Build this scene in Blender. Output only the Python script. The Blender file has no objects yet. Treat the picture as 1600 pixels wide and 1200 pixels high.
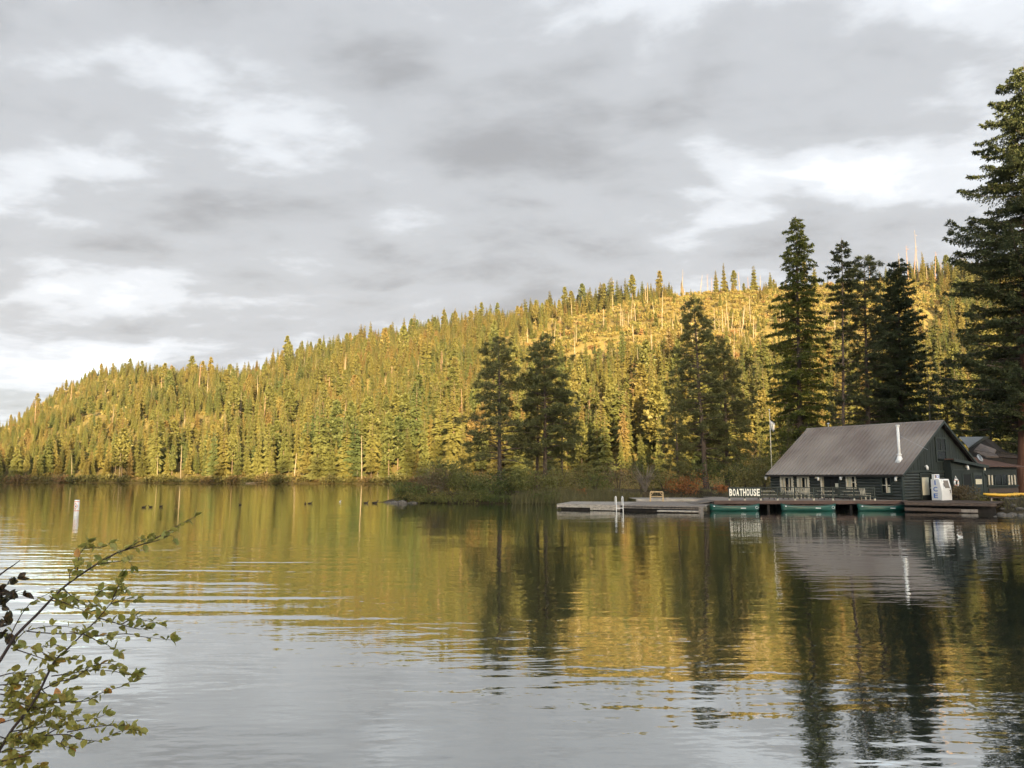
import bpy, math, random
import numpy as np
from mathutils import Vector, Matrix
R = math.radians
S = bpy.context.scene
COL = S.collection
rng = np.random.default_rng(7)
random.seed(7)

# ------------------------------------------------------------------ camera
EYE, FPX = 2.9, 1200.0                      # eye height over the water, focal length for a 1600 px wide frame
PITCH = math.atan(144 / FPX)
CP, SP = math.cos(PITCH), math.sin(PITCH)
cam = bpy.data.cameras.new('camera'); co = bpy.data.objects.new('camera', cam); COL.objects.link(co)
cam.sensor_width = 36; cam.lens = 36 * FPX / 1600
cam.clip_start, cam.clip_end = 0.05, 6000
co.location = (0, 0, EYE); co.rotation_euler = (R(90) + PITCH, 0, 0)
S.camera = co

# ------------------------------------------------------------------ light
SUN_EL, SUN_FROM_RIGHT = 9.0, 9.0          # low sun behind the camera, a little to the right
sd = bpy.data.lights.new('sun', 'SUN'); so = bpy.data.objects.new('sun', sd); COL.objects.link(so)
sd.energy = 5.0; sd.angle = R(0.5); sd.color = (1.0, 0.78, 0.42)
TOSUN = Vector((math.sin(R(SUN_FROM_RIGHT)) * math.cos(R(SUN_EL)), -math.cos(R(SUN_FROM_RIGHT)) * math.cos(R(SUN_EL)), math.sin(R(SUN_EL))))
so.rotation_euler = (-TOSUN).to_track_quat('-Z', 'Y').to_euler()
so.location = (30, -60, 60)
S.view_settings.view_transform = 'Standard'; S.view_settings.look = 'None'
S.view_settings.exposure = 2.5; S.view_settings.gamma = 1.0
S.view_settings.use_curve_mapping = False
S.cycles.use_denoising = True
S.cycles.max_bounces = 6; S.cycles.diffuse_bounces = 3; S.cycles.glossy_bounces = 4; S.cycles.transparent_max_bounces = 6
S.cycles.sample_clamp_indirect = 6


class NT:
    """small node-tree helper"""
    def __init__(s, tree):
        s.t = tree; s.t.nodes.clear()
    def n(s, typ, inp=None, **kw):
        nd = s.t.nodes.new(typ)
        for k, v in kw.items():
            setattr(nd, k, v)
        for k, v in (inp or {}).items():
            sock = nd.inputs[k]
            if isinstance(v, bpy.types.NodeSocket):
                s.t.links.new(v, sock)
            else:
                if isinstance(v, tuple) and len(v) == 3 and sock.type == 'RGBA':
                    v = (*v, 1)
                sock.default_value = v
        return nd
    def math(s, op, a, b=0.0, c=None, clamp=False):
        d = {0: a, 1: b}
        if c is not None: d[2] = c
        return s.n('ShaderNodeMath', d, operation=op, use_clamp=clamp).outputs[0]
    def ramp(s, fac, stops, interp='LINEAR'):
        nd = s.n('ShaderNodeValToRGB', {0: fac}); cr = nd.color_ramp; cr.interpolation = interp
        while len(cr.elements) < len(stops): cr.elements.new(0.5)
        for e, (p, c) in zip(cr.elements, stops):
            e.position = p; e.color = (*c, 1) if len(c) == 3 else c
        return nd.outputs[0]
    def mix(s, fac, a, b, mode='MIX'):
        nd = s.n('ShaderNodeMix', data_type='RGBA', blend_type=mode)
        for idx, v in ((0, fac), (6, a), (7, b)):
            if isinstance(v, bpy.types.NodeSocket): s.t.links.new(v, nd.inputs[idx])
            else: nd.inputs[idx].default_value = (*v, 1) if isinstance(v, tuple) and len(v) == 3 else v
        return nd.outputs[2]
    def noise(s, vec, scale, detail=3.0, rough=0.5, dist=0.0):
        d = {'Scale': scale, 'Detail': detail, 'Roughness': rough, 'Distortion': dist}
        if vec is not None: d['Vector'] = vec
        return s.n('ShaderNodeTexNoise', d).outputs[0]


# ------------------------------------------------------------------ sky: clear air with a broken deck of low cloud over it
W = bpy.data.worlds.new('World'); S.world = W; W.use_nodes = True
w = NT(W.node_tree)
sky = w.n('ShaderNodeTexSky', sky_type='NISHITA', sun_disc=False)
sky.sun_elevation = R(SUN_EL); sky.sun_rotation = R(180 - SUN_FROM_RIGHT)
sky.air_density = 1.0; sky.dust_density = 2.4; sky.ozone_density = 0.9
tc = w.n('ShaderNodeTexCoord').outputs['Generated']
sep = w.n('ShaderNodeSeparateXYZ', {0: tc})
zz = w.math('ADD', w.math('ABSOLUTE', sep.outputs[2]), 0.15)
pu = w.math('DIVIDE', sep.outputs[0], zz); pv = w.math('DIVIDE', sep.outputs[1], zz)
flat = w.n('ShaderNodeCombineXYZ', {0: pu, 1: pv, 2: 3.7}).outputs[0]
warp = w.n('ShaderNodeVectorMath', {0: w.n('ShaderNodeTexNoise', {'Vector': flat, 'Scale': 1.1, 'Detail': 3.0}).outputs[1], 1: (0.5, 0.5, 0.5)}, operation='SUBTRACT').outputs[0]
warp = w.n('ShaderNodeVectorMath', {0: warp, 3: 0.30}, operation='SCALE').outputs[0]
fl2 = w.n('ShaderNodeVectorMath', {0: flat, 1: warp}, operation='ADD').outputs[0]
fl2 = w.n('ShaderNodeMapping', {0: fl2, 2: (0, 0, R(24)), 3: (0.85, 1.1, 1)}).outputs[0]
big = w.noise(fl2, 0.55, 2.0, 0.45)
mid = w.noise(fl2, 2.1, 7.0, 0.57)
puff = w.n('ShaderNodeTexVoronoi', {'Vector': w.n('ShaderNodeVectorMath', {0: fl2, 1: w.n('ShaderNodeVectorMath', {0: w.n('ShaderNodeTexNoise', {'Vector': fl2, 'Scale': 5.0, 'Detail': 5.0, 'Roughness': 0.6}).outputs[1], 3: 0.30}, operation='SCALE').outputs[0]}, operation='ADD').outputs[0], 'Scale': 3.6, 'Smoothness': 0.6}, feature='SMOOTH_F1').outputs['Distance']
fine = w.noise(fl2, 6.0, 6.0, 0.60)
fine = w.math('ADD', w.math('MULTIPLY', fine, 0.55), w.math('MULTIPLY', w.math('SUBTRACT', 0.80, puff), 0.55))
thick = w.math('ADD', w.math('MULTIPLY', big, 0.44), w.math('ADD', w.math('MULTIPLY', mid, 0.50), w.math('MULTIPLY', fine, 0.32)))
cloud = w.ramp(thick, [(0.44, (0.205, 0.216, 0.229)), (0.54, (0.146, 0.1545, 0.1655)), (0.63, (0.104, 0.1095, 0.118)), (0.80, (0.072, 0.0755, 0.082))], 'EASE')
cover = w.ramp(thick, [(0.40, (0.30, 0.30, 0.30)), (0.50, (1, 1, 1))], 'EASE')
# the cloud deck ends far out to the left, where clear sky shows under it
gapd = w.math('ADD', w.math('MULTIPLY', pu, -0.60), w.math('MULTIPLY', pv, 0.62))
gap = w.ramp(w.math('MULTIPLY', w.math('ADD', gapd, w.math('MULTIPLY', mid, 1.3)), 0.1), [(0.37, (1, 1, 1)), (0.43, (0.97, 0.97, 0.97))], 'EASE')
# ... plus an unseen opening towards the low sun, added to brighten the near shade
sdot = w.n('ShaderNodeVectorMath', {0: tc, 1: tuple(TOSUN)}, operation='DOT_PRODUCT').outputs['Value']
fill_opening = w.ramp(w.math('ADD', w.math('MULTIPLY', sdot, 0.5), w.math('ADD', w.math('MULTIPLY', mid, 0.25), 0.375)), [(0.52, (1, 1, 1)), (0.74, (0.05, 0.05, 0.05))], 'EASE')
gap = w.math('MULTIPLY', gap, fill_opening)
skyc = w.n('ShaderNodeVectorMath', {0: sky.outputs[0], 3: 0.13}, operation='SCALE').outputs[0]
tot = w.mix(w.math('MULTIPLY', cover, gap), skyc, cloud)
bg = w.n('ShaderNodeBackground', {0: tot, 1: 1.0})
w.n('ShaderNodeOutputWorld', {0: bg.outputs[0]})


# ------------------------------------------------------------------ geometry helpers
def ray(px, py):
    u, v = (px - 800) / FPX, (600 - py) / FPX
    return np.array([u, CP - v * SP, SP + v * CP])
def at(px, py, Y):
    d = ray(px, py); k = Y / d[1]
    return Vector((d[0] * k, Y, EYE + d[2] * k))
def on(px, py, z=0.0):
    d = ray(px, py); k = (z - EYE) / d[2]
    return Vector((d[0] * k, d[1] * k, z))

def put(o, parent=None):
    COL.objects.link(o)
    if parent is not None: o.parent = parent
    return o
def tag(o, label, cat, group=None):
    o['label'] = label; o['category'] = cat
    if group: o['group'] = group
    return o
def empty(name, loc=(0, 0, 0), rz=0.0):
    o = bpy.data.objects.new(name, None); o.empty_display_size = 0.3
    o.location = loc; o.rotation_euler = (0, 0, rz)
    return put(o)
def struct(o):
    o['kind'] = 'structure'; return o
def stuff(o):
    o['kind'] = 'stuff'; return o

class MB:
    def __init__(s): s.v = []; s.f = []
    def add(s, v, f):
        b = len(s.v); s.v += [tuple(p) for p in v]; s.f += [tuple(i + b for i in q) for q in f]; return s
    def box(s, c, d, rz=0.0, M=None):
        x, y, z = d[0] / 2, d[1] / 2, d[2] / 2
        P = [Vector((sx * x, sy * y, sz * z)) for sz in (-1, 1) for sx, sy in ((-1, -1), (1, -1), (1, 1), (-1, 1))]
        m = Matrix.Rotation(rz, 3, 'Z') if M is None else M
        return s.add([m @ p + Vector(c) for p in P], [(3, 2, 1, 0), (4, 5, 6, 7), (0, 1, 5, 4), (1, 2, 6, 5), (2, 3, 7, 6), (3, 0, 4, 7)])
    def b2(s, lo, hi):
        return s.box([(a + b) / 2 for a, b in zip(lo, hi)], [abs(b - a) for a, b in zip(lo, hi)])
    def tube(s, path, rad, n=6, cap=True):
        path = [Vector(p) for p in path]
        if not hasattr(rad, '__len__'): rad = [rad] * len(path)
        V = []; ref = None
        for i, p in enumerate(path):
            t = (path[min(i + 1, len(path) - 1)] - path[max(i - 1, 0)]).normalized()
            if ref is None: ref = Vector((0, 0, 1)) if abs(t.z) < 0.9 else Vector((1, 0, 0))
            a = t.cross(ref).normalized(); b = t.cross(a).normalized(); ref = a.cross(t)
            for k in range(n):
                an = 2 * math.pi * k / n
                V.append(p + (a * math.cos(an) + b * math.sin(an)) * rad[i])
        Fc = []
        for i in range(len(path) - 1):
            for k in range(n):
                Fc.append((i * n + k, i * n + (k + 1) % n, (i + 1) * n + (k + 1) % n, (i + 1) * n + k))
        if cap:
            Fc.append(tuple(range(n - 1, -1, -1))); Fc.append(tuple((len(path) - 1) * n + k for k in range(n)))
        return s.add(V, Fc)
    def prism(s, poly, a, b):
        """poly: list of points, extruded by vector from a offset to b offset"""
        n = len(poly); a, b = Vector(a), Vector(b)
        V = [Vector(p) + a for p in poly] + [Vector(p) + b for p in poly]
        return s.add(V, [tuple(range(n - 1, -1, -1)), tuple(range(n, 2 * n))] + [(i, (i + 1) % n, n + (i + 1) % n, n + i) for i in range(n)])
    def mesh(s, name):
        me = bpy.data.meshes.new(name); me.from_pydata(s.v, [], s.f); me.update(); return me
    def build(s, name, mat, parent=None, smooth=False):
        me = s.mesh(name); me.materials.append(mat)
        if smooth: me.polygons.foreach_set('use_smooth', [True] * len(me.polygons))
        return put(bpy.data.objects.new(name, me), parent)

def poly_mesh(name, V, k, mats, midx=None, smooth=False):
    """V: (n,k,3) array of separate k-gons"""
    n = len(V); me = bpy.data.meshes.new(name)
    me.vertices.add(n * k); me.vertices.foreach_set('co', np.ascontiguousarray(V, dtype=np.float32).ravel())
    me.loops.add(n * k); me.loops.foreach_set('vertex_index', np.arange(n * k, dtype=np.int32))
    me.polygons.add(n); me.polygons.foreach_set('loop_start', np.arange(0, n * k, k, dtype=np.int32))
    for m in mats: me.materials.append(m)
    if midx is not None: me.polygons.foreach_set('material_index', np.ascontiguousarray(midx, dtype=np.int32))
    me.update(calc_edges=True); me.validate(); return me

def grid_mesh(name, P, mat, smooth=True):
    """P: (a,b,3) grid of points"""
    a, b, _ = P.shape; me = bpy.data.meshes.new(name)
    idx = np.arange(a * b).reshape(a, b)
    q = np.stack([idx[:-1, :-1], idx[1:, :-1], idx[1:, 1:], idx[:-1, 1:]], -1).reshape(-1, 4)
    me.vertices.add(a * b); me.vertices.foreach_set('co', P.astype(np.float32).ravel())
    me.loops.add(len(q) * 4); me.loops.foreach_set('vertex_index', q.astype(np.int32).ravel())
    me.polygons.add(len(q)); me.polygons.foreach_set('loop_start', np.arange(0, len(q) * 4, 4, dtype=np.int32))
    me.polygons.foreach_set('use_smooth', np.full(len(q), smooth))
    me.materials.append(mat); me.update(calc_edges=True); me.validate()
    return put(bpy.data.objects.new(name, me))

def unit(a): return a / np.maximum(np.linalg.norm(a, axis=-1, keepdims=True), 1e-9)

# ------------------------------------------------------------------ materials
def mat(name, col, rough=0.7, var=0.25, scale=3.0, spec=0.3, stretch=(1, 1, 1), bump=0.0, metal=0.0, dark=None, coord='Object'):
    m = bpy.data.materials.new(name); m.use_nodes = True; t = NT(m.node_tree)
    c = t.n('ShaderNodeTexCoord').outputs[coord]
    c = t.n('ShaderNodeMapping', {0: c, 3: stretch}).outputs[0]
    nz = t.noise(c, scale, 5.0, 0.6)
    d = dark if dark else tuple(x * (1 - var) for x in col)
    l = tuple(min(1, x * (1 + var)) for x in col)
    cc = t.ramp(nz, [(0.3, d), (0.7, l)])
    p = t.n('ShaderNodeBsdfPrincipled', {'Base Color': cc, 'Roughness': rough, 'Metallic': metal, 'Specular IOR Level': spec})
    if bump:
        bp = t.n('ShaderNodeBump', {'Height': nz, 'Strength': bump, 'Distance': 0.05})
        t.t.links.new(bp.outputs[0], p.inputs['Normal'])
    t.n('ShaderNodeOutputMaterial', {0: p.outputs[0]})
    return m

def leaf_mat(name, stops, rough=0.55, nscale=0.6, nvar=0.35, trans=0.25, spec=0.25, patch=0.0):
    """foliage: colour by plant, broken up by a 3D noise, a little light coming through"""
    m = bpy.data.materials.new(name); m.use_nodes = True; t = NT(m.node_tree)
    rnd = t.n('ShaderNodeObjectInfo').outputs['Random']
    pos = t.n('ShaderNodeTexCoord').outputs['Object']
    nz = t.noise(pos, nscale, 4.0, 0.65)
    if patch:      # stands of different kinds: drier and greener patches across the slope
        wp = t.n('ShaderNodeNewGeometry').outputs['Position']
        pn = t.noise(wp, 0.016, 3.0, 0.6)
        rnd = t.math('ADD', t.math('MULTIPLY', rnd, 0.75), t.math('MULTIPLY', t.math('SUBTRACT', pn, 0.385), patch), clamp=True)
    base = t.ramp(rnd, stops)
    gain = t.math('ADD', t.math('MULTIPLY', nz, 2 * nvar), 1 - nvar)
    cc = t.n('ShaderNodeVectorMath', {0: base, 1: gain}, operation='MULTIPLY')
    t.t.links.new(gain, cc.inputs[1])
    p = t.n('ShaderNodeBsdfPrincipled', {'Base Color': cc.outputs[0], 'Roughness': rough, 'Specular IOR Level': spec})
    tr = t.n('ShaderNodeBsdfTranslucent', {0: cc.outputs[0]})
    mx = t.n('ShaderNodeMixShader', {0: trans, 1: p.outputs[0], 2: tr.outputs[0]})
    t.n('ShaderNodeOutputMaterial', {0: mx.outputs[0]})
    return m

M = {}
M['far_leaf'] = leaf_mat('far conifer needles', [(0.0, (0.068, 0.086, 0.030)), (0.3, (0.106, 0.110, 0.032)), (0.65, (0.138, 0.126, 0.035)), (0.93, (0.162, 0.128, 0.037)), (1.0, (0.166, 0.114, 0.040))], nscale=0.35, nvar=0.25, trans=0.35, patch=1.6)
M['brush'] = leaf_mat('dry brush', [(0.0, (0.16, 0.115, 0.036)), (0.5, (0.19, 0.150, 0.042)), (0.8, (0.14, 0.135, 0.038)), (1.0, (0.18, 0.100, 0.040))], nscale=0.5)
M['shore_leaf'] = leaf_mat('shore willow leaves', [(0.0, (0.075, 0.075, 0.024)), (0.6, (0.115, 0.100, 0.030)), (1.0, (0.125, 0.070, 0.034))], nscale=0.7)
M['pine'] = leaf_mat('pine needles', [(0, (0.112, 0.122, 0.046)), (1, (0.124, 0.126, 0.048))], nscale=0.5, nvar=0.45)
M['fir'] = leaf_mat('fir needles', [(0, (0.070, 0.088, 0.038)), (1, (0.084, 0.094, 0.040))], nscale=0.45, nvar=0.5)
M['larch'] = leaf_mat('larch needles', [(0, (0.100, 0.118, 0.026)), (1, (0.104, 0.120, 0.028))], nscale=0.4, nvar=0.45)
M['birch'] = leaf_mat('pale young leaves', [(0, (0.070, 0.085, 0.034)), (1, (0.085, 0.090, 0.036))], nscale=0.8)
M['bush'] = leaf_mat('bush leaves', [(0, (0.055, 0.072, 0.022)), (0.35, (0.090, 0.108, 0.030)), (0.7, (0.120, 0.125, 0.036)), (1, (0.155, 0.138, 0.044))], nscale=0.75, nvar=0.65)
M['bush_brown'] = leaf_mat('brownish bush leaves', [(0, (0.125, 0.095, 0.055)), (1, (0.135, 0.105, 0.052))], nscale=0.75, nvar=0.6)
M['bush_orange'] = leaf_mat('orange autumn leaves', [(0, (0.26, 0.105, 0.034)), (1, (0.26, 0.105, 0.034))], nscale=1.2, nvar=0.4)
M['reed'] = leaf_mat('reed blades', [(0, (0.125, 0.115, 0.052)), (1, (0.125, 0.115, 0.052))], nscale=0.8)
M['twig_grey'] = mat('bare grey twigs', (0.17, 0.15, 0.125), 0.8)
M['bark'] = mat('dark bark', (0.085, 0.066, 0.054), 0.9, 0.5, 4, stretch=(1, 1, 0.15), bump=0.6)
M['bark_red'] = mat('red brown bark', (0.125, 0.062, 0.040), 0.9, 0.5, 3, stretch=(1.5, 1.5, 0.12), bump=0.8)
M['far_bark'] = mat('grey brown bark', (0.115, 0.080, 0.052), 0.9, 0.4, 1)
M['snag'] = mat('weathered dead wood', (0.185, 0.145, 0.100), 0.85, 0.35, 0.6)
M['snag_red'] = mat('reddish dead wood', (0.20, 0.125, 0.088), 0.85, 0.35, 0.6)

def ground_mat(name, a, b, scale, c2=None):
    m = bpy.data.materials.new(name); m.use_nodes = True; t = NT(m.node_tree)
    pos = t.n('ShaderNodeNewGeometry').outputs['Position']
    n1 = t.noise(pos, scale, 6, 0.65); n2 = t.noise(pos, scale * 7, 4, 0.6)
    cc = t.ramp(n1, [(0.35, a), (0.65, b)])
    cc = t.mix(t.math('MULTIPLY', n2, 0.6), cc, c2 or tuple(x * 0.5 for x in a))
    p = t.n('ShaderNodeBsdfPrincipled', {'Base Color': cc, 'Roughness': 0.95, 'Specular IOR Level': 0.1})
    bp = t.n('ShaderNodeBump', {'Height': n2, 'Strength': 0.6, 'Distance': 0.3}); t.t.links.new(bp.outputs[0], p.inputs['Normal'])
    t.n('ShaderNodeOutputMaterial', {0: p.outputs[0]}); return m
M['hill'] = ground_mat('forest floor and dry brush', (0.115, 0.088, 0.036), (0.190, 0.145, 0.048), 0.02)
M['soil'] = ground_mat('shore soil and duff', (0.060, 0.048, 0.030), (0.100, 0.080, 0.045), 0.6)

# water: near-mirror lake with low ripples, and a train of wake waves crossing the left
def water_mat():
    m = bpy.data.materials.new('lake water'); m.use_nodes = True; t = NT(m.node_tree)
    pos = t.n('ShaderNodeNewGeometry').outputs['Position']
    def mp(sc, rot=0.0): return t.n('ShaderNodeMapping', {0: pos, 2: (0, 0, rot), 3: sc}).outputs[0]
    sw = t.noise(mp((0.28, 0.75, 1), R(6)), 0.55, 2.0, 0.5)
    md = t.noise(mp((0.5, 1.3, 1), R(-8)), 1.5, 2.0, 0.5)
    fn = t.noise(mp((0.7, 1.4, 1)), 5.0, 2.0, 0.5)
    sx = t.n('ShaderNodeSeparateXYZ', {0: pos})
    # calm and ruffled patches
    patch = t.ramp(t.noise(mp((0.05, 0.12, 1)), 1.0, 2.0, 0.5), [(0.35, (0.45, 0.45, 0.45)), (0.65, (1, 1, 1))])
    hgt = t.math('ADD', t.math('MULTIPLY', sw, 0.034), t.math('ADD', t.math('MULTIPLY', md, 0.0150), t.math('MULTIPLY', fn, 0.0024)))
    hgt = t.math('MULTIPLY', hgt, patch)
    # wake: arcs around a far point, strongest 12 to 40 m out on the left
    cx = t.math('ADD', sx.outputs[0], 4.0); cy = t.math('SUBTRACT', sx.outputs[1], 75.0)
    cx = t.math('MULTIPLY', cx, 0.55)
    rr = t.math('SQRT', t.math('ADD', t.math('MULTIPLY', cx, cx), t.math('MULTIPLY', cy, cy)))
    rr = t.math('ADD', rr, t.math('MULTIPLY', t.noise(mp((0.10, 0.10, 1)), 1.0, 2.0), 1.6))
    wave = t.math('SINE', t.math('MULTIPLY', rr, 2 * math.pi / 1.25))
    wave = t.math('ADD', wave, t.math('MULTIPLY', t.math('SINE', t.math('MULTIPLY', rr, 2 * math.pi / 0.83)), 0.45))
    gx = t.n('ShaderNodeMapRange', {0: t.math('ADD', sx.outputs[0], t.math('MULTIPLY', sx.outputs[1], 0.13)), 1: 2.0, 2: -6.0, 3: 0.0, 4: 1.0}, interpolation_type='SMOOTHSTEP').outputs[0]
    gy1 = t.n('ShaderNodeMapRange', {0: sx.outputs[1], 1: 10.5, 2: 14.0, 3: 0.0, 4: 1.0}, interpolation_type='SMOOTHSTEP').outputs[0]
    gy2 = t.n('ShaderNodeMapRange', {0: sx.outputs[1], 1: 21.0, 2: 42.0, 3: 1.0, 4: 0.0}, interpolation_type='SMOOTHSTEP').outputs[0]
    wk = t.math('MULTIPLY', t.math('MULTIPLY', gx, gy1), gy2)
    wk = t.math('MULTIPLY', wk, t.ramp(t.noise(mp((0.10, 0.32, 1), R(5)), 1.0, 3.0, 0.6), [(0.36, (0.05, 0.05, 0.05)), (0.62, (1.25, 1.25, 1.25))]))
    hgt = t.math('ADD', hgt, t.math('MULTIPLY', t.math('MULTIPLY', wave, wk), 0.0050))
    bp = t.n('ShaderNodeBump', {'Height': hgt, 'Strength': 1.0, 'Distance': 1.0})
    fr = t.n('ShaderNodeFresnel', {'IOR': 1.33, 'Normal': bp.outputs[0]}).outputs[0]
    fac = t.math('POWER', fr, 0.27, clamp=True)
    gl = t.n('ShaderNodeBsdfGlossy', {'Color': (0.93, 0.94, 0.92, 1), 'Roughness': 0.012, 'Normal': bp.outputs[0]})
    df = t.n('ShaderNodeBsdfDiffuse', {0: (0.022, 0.028, 0.022, 1)})
    mx = t.n('ShaderNodeMixShader', {0: fac, 1: df.outputs[0], 2: gl.outputs[0]})
    t.n('ShaderNodeOutputMaterial', {0: mx.outputs[0]}); return m
M['water'] = water_mat()

# ------------------------------------------------------------------ terrain
def itp(px, tab):
    xs, ys = zip(*tab); return np.interp(px, xs, ys)
T_SHORE = [(-900, 470), (-200, 380), (0, 345), (300, 318), (600, 290), (1000, 255), (1300, 235), (1700, 215), (2600, 200)]
T_RIDGE = [(-900, 760), (0, 600), (150, 660), (330, 640), (600, 640), (900, 610), (1200, 560), (1600, 500), (2600, 480)]
T_SKYL = [(-900, 735), (-200, 722), (-60, 702), (0, 680), (50, 646), (100, 611), (150, 590), (200, 586), (260, 592), (330, 590), (400, 580), (430, 572), (500, 550), (600, 538), (690, 516), (800, 505), (900, 486), (1000, 468), (1060, 464), (1200, 456), (1300, 446), (1450, 434), (1500, 436), (1600, 440), (1900, 470), (2600, 560)]
def vnoise(x, y, s, seed):
    r = np.random.default_rng(seed); G = r.random((64, 64))
    x = np.asarray(x) / s; y = np.asarray(y) / s
    xi, yi = np.floor(x).astype(int), np.floor(y).astype(int); fx, fy = x - xi, y - yi
    fx = fx * fx * (3 - 2 * fx); fy = fy * fy * (3 - 2 * fy)
    g = lambda a, b: G[a % 64, b % 64]
    return (g(xi, yi) * (1 - fx) + g(xi + 1, yi) * fx) * (1 - fy) + (g(xi, yi + 1) * (1 - fx) + g(xi + 1, yi + 1) * fx) * fy
def hill_z(X, Y):
    X = np.asarray(X, float); Y = np.asarray(Y, float)
    px = 800 + FPX * X / np.maximum(Y, 1)
    ys, yr = itp(px, T_SHORE), itp(px, T_RIDGE)
    sk = itp(px, T_SKYL); v = (600 - sk) / FPX
    zr = EYE + yr * (SP + v * CP) / (CP - v * SP)
    t = (Y - ys) / (yr - ys)
    prof = np.where(t < 0, t * 0.25, np.where(t <= 1, 0.90 * t + 0.10 * np.sin(np.pi * np.clip(t, 0, 1) / 2), 1 - 0.5 * (t - 1) - 0.8 * (t - 1) ** 2))
    rel = ((vnoise(X, Y, 55, 1) - 0.5) * 14 + (vnoise(X, Y, 21, 2) - 0.5) * 5) * np.clip(t * 3, 0, 1) * np.clip((1.0 - t) * 4 + 0.12, 0.12, 1)
    gully = -9 * np.exp(-((px - 395 + (t - 0.8) * 260) / 45) ** 2) * np.clip(t * 1.5 - 0.3, 0, 1)
    return zr * prof + rel + gully + 0.6 * np.clip(t * 30, 0, 1)

us = np.linspace(-1.45, 1.6, 240); ts = np.concatenate([np.linspace(-0.06, 1.0, 70), np.linspace(1.02, 1.7, 16)])
pxs = 800 + FPX * us
YY = itp(pxs, T_SHORE)[:, None] + ts[None] * (itp(pxs, T_RIDGE) - itp(pxs, T_SHORE))[:, None]
XX = us[:, None] * YY
struct(grid_mesh('hillside', np.stack([XX, YY, hill_z(XX, YY)], -1), M['hill']))

# the lake bed is part of one great ground sheet that runs under everything
gs = np.linspace(-1300, 1400, 41)
gx, gy = np.meshgrid(gs, gs, indexing='ij')
struct(grid_mesh('ground', np.stack([gx, gy, np.full_like(gx, -4.0)], -1), M['soil']))
wm = MB(); wm.add([(-1290, -40, 0), (1390, -40, 0), (1390, 1390, 0), (-1290, 1390, 0)], [(0, 1, 2, 3)])
struct(wm.build('lake_water', M['water']))

# unseen ridge added behind the viewer, height shaped to shade the near shore
def shade_ridge_h(x):
    return np.interp(x, [-1000, -320, -190, -60, 20, 600, 1200], [122, 126, 122, 107, 102, 102, 108]) + (vnoise(x, x * 0 + 3, 38, 5) - 0.5) * 5
bx_ = np.linspace(-1000, 1300, 231); by_ = np.linspace(-900, -120, 60)
BX, BY = np.meshgrid(bx_, by_, indexing='ij')
bp_ = np.interp(BY, [-900, -350, -330, -120], [0.55, 1.0, 1.0, -0.02])
struct(grid_mesh('hill', np.stack([BX, BY, shade_ridge_h(BX) * bp_], -1), M['hill']))
# the near bank under the viewer
nb = np.linspace(-60, 60, 81); ny = np.linspace(-125, 5.2, 70)
NX, NY = np.meshgrid(nb, ny, indexing='ij')
edge = 4.3 + (vnoise(NX, NX * 0, 3.0, 9) - 0.5) * 1.6 + np.clip(np.abs(NX) - 14, 0, 99) * -0.35
NZ = np.clip((edge - NY) * 0.55, -1.2, 1.3) + np.clip((-NY - 6) * 0.05, 0, 4)
struct(grid_mesh('bank', np.stack([NX, NY, NZ], -1), M['soil']))

# low point of land that carries the pines, then the boathouse shore
T_PF = [(600, 86.5), (616, 85.0), (700, 83.8), (860, 81.5), (900, 82.5), (980, 88), (1010, 94), (1090, 92), (1130, 73), (1250, 71), (1400, 70.0), (1480, 66.5), (1540, 63.5), (1570, 61.5), (1600, 60.0), (1700, 52), (2000, 40), (2600, 30)]
T_PB = [(600, 88.0), (616, 90), (700, 101), (900, 112), (1100, 128), (1200, 150), (1350, 215), (1700, 260), (2600, 260)]
def land_z(X, Y):
    X = np.asarray(X, float); Y = np.asarray(Y, float)
    px = 800 + FPX * X / np.maximum(Y, 1)
    d = np.minimum(Y - itp(px, T_PF), (itp(px, T_PB) - Y))
    top = np.interp(px, [600, 640, 1000, 1200, 1400, 1600], [0.5, 0.85, 1.0, 1.15, 1.0, 1.0])
    return np.clip(d * 0.30 - 0.10, -0.8, 1) * 1.0 * top + np.clip(d - 8, 0, 100) * 0.012 + (vnoise(X, Y, 2.2, 12) - 0.5) * 0.22 + (vnoise(X, Y, 0.7, 13) - 0.5) * 0.1
pu_ = np.concatenate([np.linspace(590, 1130, 150), np.linspace(1134, 2600, 160)])
pt_ = np.concatenate([np.linspace(-0.05, 0.25, 40), np.linspace(0.27, 1.03, 50)])
PYY = itp(pu_, T_PF)[:, None] + pt_[None] * (itp(pu_, T_PB) - itp(pu_, T_PF))[:, None]
PXX = (pu_[:, None] - 800) / FPX * PYY
struct(grid_mesh('shore_land', np.stack([PXX, PYY, land_z(PXX, PYY)], -1), M['soil']))

# ------------------------------------------------------------------ foliage builders
def leaflets(base, d, up, ln, wd):
    """diamond-shaped leaflets (n,4,3)"""
    d = unit(d); side = unit(np.cross(d, up))
    ln = np.asarray(ln)[:, None]; wd = np.asarray(wd)[:, None]
    m = base + d * ln * 0.45
    return np.stack([base, m + side * wd, base + d * ln, m - side * wd], 1)

def rdir(n, r): return unit(r.normal(size=(n, 3)))

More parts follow.
